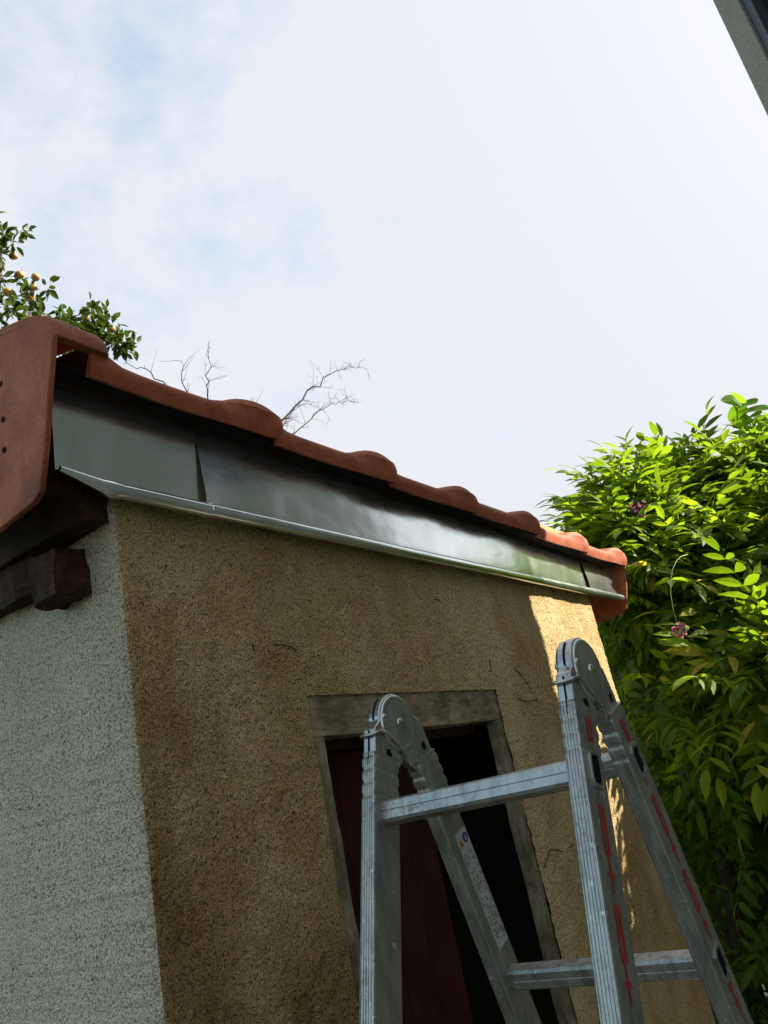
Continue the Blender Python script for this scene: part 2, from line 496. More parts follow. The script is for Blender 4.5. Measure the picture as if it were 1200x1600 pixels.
def tube(bm, pts, rads, seg=6, cap=True):
    pts = [Vector(p) for p in pts]
    if isinstance(rads, (int, float)):
        rads = [rads] * len(pts)
    rings = []
    prev = None
    for i, p in enumerate(pts):
        t = (pts[min(i + 1, len(pts) - 1)] - pts[max(i - 1, 0)])
        if t.length < 1e-9: t = Vector((0, 0, 1))
        t.normalize()
        if prev is None:
            a = t.orthogonal().normalized()
        else:
            a = prev - t * prev.dot(t)
            a = a.normalized() if a.length > 1e-6 else t.orthogonal().normalized()
        prev = a
        b = t.cross(a)
        rings.append([bm.verts.new(p + (a * math.cos(2 * math.pi * k / seg) + b * math.sin(2 * math.pi * k / seg)) * rads[i]) for k in range(seg)])
    for i in range(len(rings) - 1):
        for k in range(seg):
            bm.faces.new([rings[i][k], rings[i][(k + 1) % seg], rings[i + 1][(k + 1) % seg], rings[i + 1][k]])
    if cap:
        bm.faces.new(rings[0][::-1]); bm.faces.new(rings[-1])

def extrude_poly(bm, pts2, fn, a, b):
    """prism: pts2 outline, fn(p,depth)->3d, from depth a to b"""
    lo = [bm.verts.new(fn(p, a)) for p in pts2]
    hi = [bm.verts.new(fn(p, b)) for p in pts2]
    n = len(pts2)
    bm.faces.new(lo[::-1]); bm.faces.new(hi)
    for i in range(n):
        bm.faces.new([lo[i], lo[(i + 1) % n], hi[(i + 1) % n], hi[i]])
    return lo, hi

# ------------------------------------------------------------------ ground
def structure(o):
    o['kind'] = 'structure'; return o
bm = bmesh.new()
NG = 60
gx = np.concatenate([-np.geomspace(400, 6, 16), np.linspace(-5, 8, 27), np.geomspace(9, 400, 16)])
grid = [[bm.verts.new((x, y, (0.04 * mnoise.noise(Vector((x * .6, y * .6, 3))) if abs(x) < 40 and abs(y) < 40 else 0))) for y in gx] for x in gx]
for i in range(len(gx) - 1):
    for j in range(len(gx) - 1):
        bm.faces.new([grid[i][j], grid[i + 1][j], grid[i + 1][j + 1], grid[i][j + 1]])
structure(bm_obj('ground', bm, GRASSY, None, True))
bm = bmesh.new()
px_ = np.linspace(-4, 3.2, 40); py_ = np.linspace(-1.6, 1.08, 14)
grid = [[bm.verts.new((x, y, 0.055 + 0.012 * mnoise.noise(Vector((x * 3, y * 3, 7))))) for y in py_] for x in px_]
for i in range(len(px_) - 1):
    for j in range(len(py_) - 1):
        bm.faces.new([grid[i][j], grid[i + 1][j], grid[i + 1][j + 1], grid[i][j + 1]])
structure(bm_obj('path', bm, SOIL, None, True))

# ================================================================== SHED
YW = 1.10; XL = 0.86; XR = 3.115
shed = empty('shed', (XL, YW, 0), 'small cream roughcast shed with red tiled eave and zinc fascia', 'shed')
shed_inv = Vector((XL, YW, 0))
def S(o):       # parent keeping world placement (children are written in world coordinates)
    o.parent = shed
    o.matrix_parent_inverse = Matrix.Translation(-shed_inv)
    return o
def sub(o, part):
    o.parent = part
    return o

DX0, DX1, DZT = 1.294, 2.122, 0.2345      # door frame outer opening
def frange(a, b, st):
    n = max(1, int(round((b - a) / st)))
    return list(np.linspace(a, b, n, endpoint=False))
CR = 0.018
# path: left side wall (back to front), corner, front, corner, right side
path = []      # (x, y, nx, ny, side?)
for yv in frange(3.0, 1.75, 0.08) + frange(1.75, YW + CR, 0.0042):
    path.append((XL, yv, -1, 0, 1))
for a in np.linspace(0, 90, 6):
    path.append((XL + CR - CR * math.cos(R(a)), YW + CR - CR * math.sin(R(a)), -math.cos(R(a)), -math.sin(R(a)), 1 if a < 50 else 0))
for xv in frange(XL + CR + 0.004, DX0, 0.0042) + frange(DX0, DX1, 0.0042) + frange(DX1, XR - CR, 0.0042):
    path.append((xv, YW, 0, -1, 0))
for a in np.linspace(90, 0, 6):
    path.append((XR - CR + CR * math.cos(R(a)), YW + CR - CR * math.sin(R(a)), math.cos(R(a)), -math.sin(R(a)), 0))
for yv in frange(YW + CR + .05, 3.0, 0.1) + [3.0]:
    path.append((XR, yv, 1, 0, 0))
zs = frange(-1.6, -0.66, 0.05) + frange(-0.66, DZT, 0.0042) + frange(DZT, 0.60, 0.0042) + frange(0.60, 0.86, 0.06) + [0.86]
NP_, NZ = len(path), len(zs)
co = np.zeros((NP_, NZ, 3)); 
for i, (x, y, nx, ny, sd) in enumerate(path):
    for k, h in enumerate(zs):
        fine = (h > -0.66 and h < 0.60)
        if fine:
            p = Vector((x, y, h))
            d = 0.0022 * mnoise.noise(p * 95) + 0.0016 * mnoise.noise(p * 210) + 0.0045 * mnoise.noise(p * 8) + .0022 * mnoise.noise(p * 33)
        else:
            d = 0.0
        co[i, k] = (x + nx * d, y + ny * d, h + EYE)
faces = []; fm = []
idx = np.arange(NP_ * NZ).reshape(NP_, NZ)
xs_ = np.array([p[0] for p in path]); front = np.array([p[3] == -1 and p[2] == 0 for p in path])
for i in range(NP_ - 1):
    hole = front[i] and path[i][1] == YW and xs_[i] > DX0 - 1e-4 and xs_[i] < DX1 - 1e-4
    for k in range(NZ - 1):
        if hole and zs[k] < DZT - 1e-4:
            continue
        faces.append((int(idx[i, k]), int(idx[i + 1, k]), int(idx[i + 1, k + 1]), int(idx[i, k + 1])))
        fm.append(0 if path[i][4] else 1)
wall = mesh_obj('wall', co.reshape(-1, 3).tolist(), faces, None, None, True, [STUCCO_SIDE, STUCCO_FRONT], fm)
S(wall)

# shed inside (dark box) so the doorway has depth
bm = bmesh.new()
x0, x1, y0, y1, z0, z1 = XL + .14, XR - .14, YW + .16, 2.9, 0.0, z(.8)
v = [bm.verts.new(p) for p in ((x0, y0, z0), (x1, y0, z0), (x1, y1, z0), (x0, y1, z0), (x0, y0, z1), (x1, y0, z1), (x1, y1, z1), (x0, y1, z1))]
for f in ((0, 1, 2, 3), (4, 7, 6, 5), (1, 5, 6, 2), (2, 6, 7, 3), (3, 7, 4, 0)):
    bm.faces.new([v[i] for i in f])
S(bm_obj('inner_wall', bm, DARK))

# door frame: lintel, two jambs, red leaf
random.seed(3)
S(rough_box('lintel', (DX0 - .004, YW + .004, z(.150)), (DX1 + .004, YW + .075, z(.2365)), LINTEL, None, 0.014, 0.0022, 45))
S(rough_box('jamb', (DX0 - .004, YW + .005, 0.02), (DX0 + .040, YW + .06, z(.149)), JAMB, None, 0.018, 0.0025, 40))
S(rough_box('jamb', (DX1 - .044, YW + .005, 0.02), (DX1 + .004, YW + .030, z(.149)), JAMB, None, 0.018, 0.0025, 40))
door = bmesh.new()
for k in range(4):                                   # four vertical boards
    xa = DX0 + .042 + k * .112
    add_box(door, (xa, YW + .085, 0.06), (xa + .1105, YW + .110, z(.122)), None, 0.0025)
door = S(bm_obj('door', door, REDDOOR))
bm = bmesh.new()
add_box(bm, (DX0 + .042, YW + .070, z(.128)), (DX1 - .046, YW + .12, z(.149)), None, 0.002)
S(bm_obj('door_head', bm, OLDWOOD))
bm = bmesh.new()
tube(bm, [(DX0 + .44, YW + .086, z(-.06)), (DX0 + .44, YW + .080, z(-.06))], [.007, .006], 10)
k_ = bm_obj('keyhole', bm, BLACK); k_.parent = door; k_.matrix_parent_inverse = Matrix.Identity(4)

# ------------------------------------------------------------------ eave tiles
SL = math.tan(R(13))
PROF = [(1.0560, .798), (1.0520, .808), (1.0485, .818), (1.0465, .827), (1.0480, .8345), (1.0520, .8405), (1.0590, .8450), (1.0720, .8490), (1.0950, .8545)]
for d in (.13, .18, .24, .31, .38, .44):
    PROF.append((1.095 + d, .8545 + d * SL))
TL = .4350
TX0 = .8140
def profile_normals(P):
    out = []
    for i in range(len(P)):
        a = P[max(i - 1, 0)]; b = P[min(i + 1, len(P) - 1)]
        t = Vector((b[0] - a[0], b[1] - a[1])).normalized()
        out.append((-t.y, t.x))
    return out
TK = .9665
PROF = [(p[0] * TK, p[1] * TK) for p in PROF]
PN = profile_normals(PROF)
def hump(t):
    if t < 0: return .012 + .012 * math.sqrt(max(0, 1 - ((t + .04) / .036) ** 2))
    if t < .09: return .015 * (1 - t / .09)
    if t < .61: return 0.0
    if t < .86:
        q_ = (t - .61) / .25
        return .028 * math.sin(q_ * math.pi / 2) ** .85
    q_ = (t - .86) / .14
    return .028 - .011 * q_ * q_
def make_tile(name, seed, t0=0.0):
    rnd = random.Random(seed)
    bm = bmesh.new()
    first = [-.075, -.070, -.06, -.04, -.02] if seed == 0 else []
    ts = [t for t in first + list(np.linspace(0, .64, 9)) + list(np.linspace(.66, 1.0, 19)) if t >= t0 or t < 0]
    TH = .013
    outer, inner = [], []
    for t in ts:
        x = t * (TL + .012)
        h = hump(t)
        ro, ri = [], []
        for j, (p, n) in enumerate(zip(PROF, PN)):
            w = (.0, .0, .0, .0, .10, .60, 1.0, 1.0, 1.0)[j] if j < 9 else 1.0
            hh = h * w
            if t > .90: hh += (.0075 * math.sin((t - .90) / .10 * math.pi * .62)) * (1 - w)
            wob = .0014 * mnoise.noise(Vector((x * 9 + seed * 7, p[0] * 12, p[1] * 12)))
            cam_ = -.0035 * math.sin(math.pi * min(1, t / .7))
            ro.append(bm.verts.new((x, p[0] + n[0] * (hh + wob), p[1] + n[1] * (hh + wob) + cam_)))
            hi_ = max(0, hh - TH)
            ri.append(bm.verts.new((x, p[0] - n[0] * (TH - hh + 0) if hh > 0 else p[0] - n[0] * TH, (p[1] - n[1] * (TH - hh) if hh > 0 else p[1] - n[1] * TH) + cam_)))
        outer.append(ro); inner.append(ri)
    n = len(PROF)
    for i in range(len(ts) - 1):
        for j in range(n - 1):
            bm.faces.new([outer[i][j], outer[i + 1][j], outer[i + 1][j + 1], outer[i][j + 1]])
            bm.faces.new([inner[i][j], inner[i][j + 1], inner[i + 1][j + 1], inner[i + 1][j]])
        bm.faces.new([outer[i][0], inner[i][0], inner[i + 1][0], outer[i + 1][0]])
        bm.faces.new([outer[i][n - 1], outer[i + 1][n - 1], inner[i + 1][n - 1], inner[i][n - 1]])
    for r_ in (0, len(ts) - 1):
        for j in range(n - 1):
            q = [outer[r_][j], outer[r_][j + 1], inner[r_][j + 1], inner[r_][j]]
            bm.faces.new(q if r_ == 0 else q[::-1])
    return bm_obj(name, bm, TERRA, None, True, 32)
for i in range(6):
    t = make_tile('eave_tile', i)
    rr = random.Random(40 + i)
    t.location = (TX0 + (i) * TL, rr.uniform(-.003, .003), z(0) + rr.uniform(-.003, .003) + .006 - .0092 * i)
    t.rotation_euler = (0, rr.uniform(-.004, .004), 0)
    S(t)
# ordinary courses up the slope, behind the eave course
def make_course_tile():
    bm = bmesh.new()
    ts = np.linspace(0, 1, 15); L_ = .46
    rows = []
    for t in ts:
        r_ = []
        for s in (0.0, .5, 1.0):
            zz = .012 + hump(t) - .010 * s
            r_.append(bm.verts.new((t * TL, s * L_ * math.cos(R(13)), s * L_ * math.sin(R(13)) + zz)))
        rows.append(r_)
    low = [bm.verts.new((t * TL, 0, hump(t) - .004)) for t in ts]
    for i in range(len(ts) - 1):
        for j in range(2):
            bm.faces.new([rows[i][j], rows[i + 1][j], rows[i + 1][j + 1], rows[i][j + 1]])
        bm.faces.new([low[i], low[i + 1], rows[i + 1][0], rows[i][0]])
    return bm_obj('roof_tile', bm, TERRA, None, True, 50)
ct = make_course_tile()
k = 0
for row in range(4):
    for i in range(6):
        o = ct if k == 0 else ct.copy()
        if k: COL.objects.link(o)
        k += 1
        yy = 1.33 + row * .40
        o.location = (TX0 + i * TL, yy, z(.826 + (yy - 1.058) * SL + .014 - .0092 * i))
        S(o)
# roof deck boards beneath the tiles
bm = bmesh.new()
for r_ in range(9):
    ya = 1.10 + r_ * .21
    add_box(bm, (.715, ya, z(.752 + (ya - 1.095) * SL)), (3.40, ya + .205, z(.766 + (ya - 1.095) * SL)))
deck = S(bm_obj('roof_deck', bm, OLDWOOD))

# ------------------------------------------------------------------ verge tiles
def make_verge(name, xs, dirx, seed, flange=True, drop=0.0):
    """flap hanging beside the gable plus a flange lapping over the roof tiles"""
    bm = bmesh.new()
    xo = 0.0
    T = .011
    top = [(1.036, .852), (1.0375, .866), (1.043, .882), (1.053, .897), (1.067, .910), (1.086, .921), (1.112, .931), (1.150, .941)]
    for d in (.08, .16, .24, .32, .38):
        top.append((1.150 + d, .941 + d * SL))
    if not flange:
        top = [(1.043, .826), (1.044, .838), (1.050, .846), (1.072, .850), (1.095, .8545)] + [(1.095 + d, .8545 + d * SL) for d in (.1, .2, .3, .4)]
    bot = [(1.53, .665), (1.40, .600), (1.26, .560), (1.125, .574), (1.1025, .588)]
    top = [(p[0] * TK, p[1] * TK) for p in top]; bot = [(p[0] * TK, p[1] * TK) for p in bot]
    fl = top + bot + [(1.080 * TK, .660 * TK), (1.058 * TK, .760 * TK)]
    extrude_poly(bm, fl, lambda p, d: (xs + dirx * d, p[0], z(p[1])), 0.0, T)
    bm2 = bm
    N_ = profile_normals(top)
    W = .112 if flange else .020
    secs = [(-.0005, -.0035), (.003, .0005), (.010, .0030), (T + .01, .0035), (W * .6, .0030), (W - .008, .0015), (W, -.002)]
    rows = []
    for (dx, up_) in secs:
        o_, i_ = [], []
        for p, n in zip(top, N_):
            o_.append(bm.verts.new((xs + dirx * dx, p[0] + n[0] * up_, z(p[1] + n[1] * up_))))
            i_.append(bm.verts.new((xs + dirx * dx, p[0] - n[0] * (.016 - up_ * .2), z(p[1] - n[1] * (.016 - up_ * .2)))))
        rows.append((o_, i_))
    n = len(top)
    for a in range(len(rows) - 1):
        for j in range(n - 1):
            bm.faces.new([rows[a][0][j], rows[a + 1][0][j], rows[a + 1][0][j + 1], rows[a][0][j + 1]])
            bm.faces.new([rows[a][1][j], rows[a][1][j + 1], rows[a + 1][1][j + 1], rows[a + 1][1][j]])
        for j in (0, n - 1):
            bm.faces.new([rows[a][0][j], rows[a][1][j], rows[a + 1][1][j], rows[a + 1][0][j]])
    for a in (0, len(rows) - 1):
        for j in range(n - 1):
            bm.faces.new([rows[a][0][j], rows[a][0][j + 1], rows[a][1][j + 1], rows[a][1][j]])
    for v in bm.verts:
        v.co += mnoise.noise_vector(v.co * 8 + Vector((seed, 0, 0))) * .0012
        v.co.z -= drop * min(1, max(.3, (v.co.z - z(.54)) / .29))
    o = bm_obj(name, bm, TERRA_V, None, True, 38)
    md = o.modifiers.new('edge', 'BEVEL'); md.width = .0022; md.segments = 2; md.limit_method = 'ANGLE'; md.angle_limit = R(50)
    return S(o)
VX = .698
vl = make_verge('verge_tile', VX, 1, 1)
vr = make_verge('verge_tile', 3.430, -1, 2, False, .048)
for base in (vl, vr):
    for q in (1, 2, 3):
        o = base.copy(); COL.objects.link(o)
        o.location = base.location + Vector((0, .45 * q, .45 * q * SL))
for (yy, h) in ((1.159, .808), (1.157, .737), (1.158, .679)):
    bm = bmesh.new()
    tube(bm, [(VX + .004, yy, z(h)), (VX - .0012, yy, z(h))], [.0046, .0056], 12)  # black disc on the flap, in place of the hole's dark
    o = bm_obj('nail_hole', bm, BLACK, None)
    o.parent = vl; o.matrix_parent_inverse = vl.matrix_parent_inverse
    o.matrix_parent_inverse = Matrix.Identity(4)
    vlw = vl.matrix_parent_inverse.copy()

# ------------------------------------------------------------------ zinc fascia with rolled lower edge
def make_fascia(x0, x1, yoff, taper_left=False, taper_right=False, lip=True, seed=0):
    bm = bmesh.new()
    n = int((x1 - x0) / .012)
    xs = list(np.linspace(x0, x1, n))
    rows = []
    RR = .0145
    for x in xs:
        r_ = []
        lipo = 0.0
        if lip:
            d = x - x0
            if d < .30: lipo = -.0085 * (1 - d / .30) ** 2
        k = 1.0
        up = 0.0
        if taper_left and x < x0 + .095:
            s = max(0, (x - x0) / .095); k = .30 + .70 * s; up = .020 * (1 - s)
        if taper_left and abs(x - x0 - .100) < .010: k = 1.12
        if taper_right and x > x1 - .03:
            s = (x1 - x) / .03; k = .55 + .45 * s; up = .004 * (1 - s)
        def wav(h):
            p = Vector((x * 2.6 + seed, 0, h * 4.5))
            return .0030 * mnoise.noise(p) + .0010 * mnoise.noise(p * 3.1)
        for h in np.linspace(.818 - .014 * (x - .74), .632, 14):
            r_.append((x, 1.088 + yoff + wav(h) + lipo * min(1, (.79 - h) / .14 if h < .79 else 0), h))
        cyc, czc = 1.072 + yoff * .5, .5975 + up
        r_.append((x, 1.0885 + yoff + lipo, .606 + up * .7))
        rr_ = RR * k
        for a in np.linspace(0, -302, 22):
            r_.append((x, cyc + rr_ * math.cos(R(a)) , czc + rr_ * math.sin(R(a)) + .001 * mnoise.noise(Vector((x * 6, 0, seed)))))
        rows.append([bm.verts.new((p[0], p[1], z(p[2]))) for p in r_])
    m_ = len(rows[0])
    for i in range(n - 1):
        for j in range(m_ - 1):
            bm.faces.new([rows[i][j], rows[i][j + 1], rows[i + 1][j + 1], rows[i + 1][j]])
    for ends in (rows[0], rows[-1]):
        bm.faces.new(ends[15:])
    return S(bm_obj('fascia_sheet', bm, ZINC, None, True, 45))
make_fascia(.740, 1.0635, -.006, True, False, False, 0)
make_fascia(1.0625, 3.064, -.009, False, False, True, 5)
make_fascia(3.062, 3.420, -.012, False, True, True, 9)

# ------------------------------------------------------------------ timber under the left verge
S(rough_box('purlin', (.794, 1.182, z(.445)), (.90, 1.255, z(.525)), OLDWOOD, None, 0.010, 0.010, 38))
def slanted(name, xa, xb, lo_, hi_, ya, yb, slo, shi):
    bm = bmesh.new()
    vs = []
    for y_ in (ya, yb):
        for x_ in (xa, xb):
            vs.append([(x_, y_, z(lo_ + (y_ - ya) * slo)), (x_, y_, z(hi_ + (y_ - ya) * shi))])
    A, B, C_, D_ = [[bm.verts.new(p) for p in q] for q in vs]
    for f in ((A[0], B[0], B[1], A[1]), (C_[0], C_[1], D_[1], D_[0]), (A[0], A[1], C_[1], C_[0]), (B[0], D_[0], D_[1], B[1]), (A[0], C_[0], D_[0], B[0]), (A[1], B[1], D_[1], C_[1])):
        bm.faces.new(f)
    bmesh.ops.subdivide_edges(bm, edges=bm.edges, cuts=8, use_grid_fill=True)
    for v in bm.verts:
        v.co += mnoise.noise_vector(v.co * 14) * .008 + mnoise.noise_vector(v.co * 45) * .004
    S(bm_obj(name, bm, OLDWOOD))
slanted('verge_board', .806, .8665, .556, .745, 1.112, 3.0, -.02, SL)
slanted('verge_board', .722, .800, .612, .735, 1.112, 3.0, SL * .6, SL)
S(rough_box('wall_plate', (.822, 1.285, z(.478)), (.875, 2.9, z(.560)), OLDWOOD, None, 0.03, 0.010, 18))

# added near-black board, standing in for the shade between tile noses and zinc
bm = bmesh.new()
for k in range(5):
    xa = .715 + k * .53; xb = min(xa + .527, 3.405)
    dz = -.0092 / .435 * (xa - .814)
    vs_ = add_box(bm, (xa, 1.0305, z(.7865 + dz)), (xb, 1.0660, z(.796 + dz)))
    for v in vs_:
        v.co.z += -.0092 / .435 * (v.co.x - xa)
S(bm_obj('shade_board', bm, mat_plain('shade_black', (0.012, 0.010, 0.008), 0.9, 0, .3, 30, .1)))

# dry tendrils clinging to the front wall
for pts in (((1.223, .338), (1.245, .341), (1.270, .337), (1.286, .329)), ((1.158, .339), (1.160, .324)), ((1.900, .490), (1.930, .483)),
            ((2.129, .322), (2.121, .284)), ((2.279, .294), (2.310, .276), (2.354, .232)), ((2.249, .203), (2.31, .193), (2.38, .199)),
            ((2.144, -.251), (2.21, -.215), (2.29, -.235), (2.367, -.225))):
    bm = bmesh.new()
    tube(bm, [(p[0], 1.0975, z(p[1])) for p in pts], .0013, 5)
    S(bm_obj('dry_tendril', bm, TWIG))

# ================================================================== LADDER
HX, HZ = 1.152, .117
YF0, YF1 = .790, .817          # far rail
YN0, YN1 = .440, .467          # near rail
ladder = empty('step_ladder', (1.16, .63, 0.06), 'folding aluminium ladder opened as an A-frame before the door', 'ladder')
linv = Matrix.Translation(-Vector((1.16, .63, 0.06)))
def LD(o):
    o.parent = ladder; o.matrix_parent_inverse = linv; return o
LEG = {'a': dict(c=(1.119, HZ), d=Vector((-.320, -.9474)), top=.052), 'b': dict(c=(1.200, HZ), d=Vector((.298, -.9546)), top=.060)}
RW, RT = .0655, .027
def leg_frame(leg, yc):
    d = LEG[leg]['d']
    w = Vector((-d.y, d.x))                       # across the rail, towards +X
    if w.x < 0: w = -w
    c = LEG[leg]['c']
    m = Matrix(((w.x, 0, d.x, c[0]), (0, 1, 0, yc), (w.y, 0, d.y, z(c[1])), (0, 0, 0, 1)))
    return m                                      # local x across, y thickness, z down the rail
def rail_section():
    hw, ht = RW / 2, RT / 2
    pts = []
    g = .0011
    def groove(sign):
        q = []
        ys = np.linspace(-ht + .0045, ht - .0045, 5)
        for yv in ys:
            q += [(hw, yv - .0014), (hw - g, yv - .0007), (hw - g, yv + .0007), (hw, yv + .0014)]
        q = [(hw - .012, -ht), (hw - .003, -ht), (hw - .0008, -ht + .0012)] + q + [(hw - .0008, ht - .0012), (hw - .003, ht), (hw - .012, ht)]
        return q
    qa = groove(1)
    qb = [(-x_, -y_) for (x_, y_) in qa]
    return qa + qb
RS = rail_section()
def make_rail(leg, yc):
    L0 = LEG[leg]['top']
    L1 = (HZ + EYE - .055) / -LEG[leg]['d'].y
    ss = list(np.linspace(L0, L0 + .088, 45)) + [L0 + .10, L0 + .5, L1]
    bm = bmesh.new()
    rings = []
    for s in ss:
        k = 0.0
        u = (s - L0) / .0205
        if s < L0 + .084:
            fr = u - math.floor(u)
            k = max(0, math.sin(math.pi * min(1, fr / .5))) if fr < .5 else 0
        rings.append([bm.verts.new((x_ * (1 - .055 * k) if abs(x_) > RW * .40 else x_, y_ * (1 - .10 * k) if abs(x_) > RW * .40 else y_, s)) for (x_, y_) in RS])
    n = len(RS)
    for i in range(len(ss) - 1):
        for j in range(n):
            bm.faces.new([rings[i][j], rings[i][(j + 1) % n], rings[i + 1][(j + 1) % n], rings[i + 1][j]])
    bm.faces.new(rings[0][::-1]); bm.faces.new(rings[-1])
    o = bm_obj('rail', bm, ALU, None, True, 25)
    m = leg_frame(leg, yc)
    me = o.data
    me.transform(m); 
    return LD(o)
rails = {}
for leg in 'ab':
    for nm, yc in (('far', (YF0 + YF1) / 2), ('near', (YN0 + YN1) / 2)):
        rails[(leg, nm)] = make_rail(leg, yc)
        bm = bmesh.new()
        L1 = (HZ + EYE - .055) / -LEG[leg]['d'].y
        add_box(bm, (-.038, -.018, L1 - .05), (.038, .018, L1 + .012), leg_frame(leg, yc), .003)
        LD(bm_obj('foot', bm, BLACK))

# rungs
RUNG0 = .142
for leg in 'ab':
    for i in range(6):
        s = RUNG0 + i * .312
        hw, hh = .0150, .0165
        sec = []
        for (sx, sy) in ((1, 1), (-1, 1), (-1, -1), (1, -1)):
            sec += [(sx * hw, sy * (hh - .004)), (sx * (hw - .004), sy * hh)] if sx * sy > 0 else [(sx * (hw - .004), sy * hh), (sx * hw, sy * (hh - .004))]
        # shallow groove along the outer faces
        sec2 = []
        for p, q in zip(sec, sec[1:] + sec[:1]):
            sec2.append(p)
            if abs(p[0] - q[0]) < 1e-9:
                sec2 += [(p[0], .0009 * (1 if p[1] > 0 else -1)), (p[0] * .94, 0), (p[0], -.0009 * (1 if p[1] > 0 else -1))]
        bm = bmesh.new()
        m = leg_frame(leg, 0)
        extrude_poly(bm, sec2, lambda p, d: tuple(m @ Vector((p[0], d, s + p[1]))), YN0 + .004, YF1 - .004)
        rung = LD(bm_obj('rung', bm, ALU_RUNG))
        # swaged ends: bright rim and a black sheet for the hollow's dark on the outer rail faces
        for (ya, yb) in ((YN0 + .004, YN0 - .0035), (YF1 - .004, YF1 + .0035)):
            bm = bmesh.new()
            o_sc, i_sc = 1.18, .93
            ring = []
            hex_ = [(hw * .45, hh * 1.30), (-hw * .75, hh * 1.25), (-hw, hh * .75), (-hw, -hh * .85), (-hw * .45, -hh * 1.30), (hw * .75, -hh * 1.25), (hw, -hh * .75), (hw, hh * .85)]
            def P3(p, sc, y_): return tuple(m @ Vector((p[0] * sc, y_, s + p[1] * sc)))
            A = [bm.verts.new(P3(p, o_sc, ya)) for p in hex_]
            B = [bm.verts.new(P3(p, o_sc, yb)) for p in hex_]
            C1 = [bm.verts.new(P3(p, i_sc, yb)) for p in hex_]
            D1 = [bm.verts.new(P3(p, i_sc, ya)) for p in hex_]
            nn = len(hex_)
            for j in range(nn):
                j2 = (j + 1) % nn
                bm.faces.new([A[j], A[j2], B[j2], B[j]]); bm.faces.new([B[j], B[j2], C1[j2], C1[j]]); bm.faces.new([C1[j], C1[j2], D1[j2], D1[j]])
            rim = bm_obj('rung_rim', bm, ALU, rung)
            bm = bmesh.new()
            ym = ya + (yb - ya) * .62
            bm.faces.new([bm.verts.new(P3(p, i_sc, ym)) for p in hex_])
            bm_obj('rung_hollow', bm, BLACK, rung)

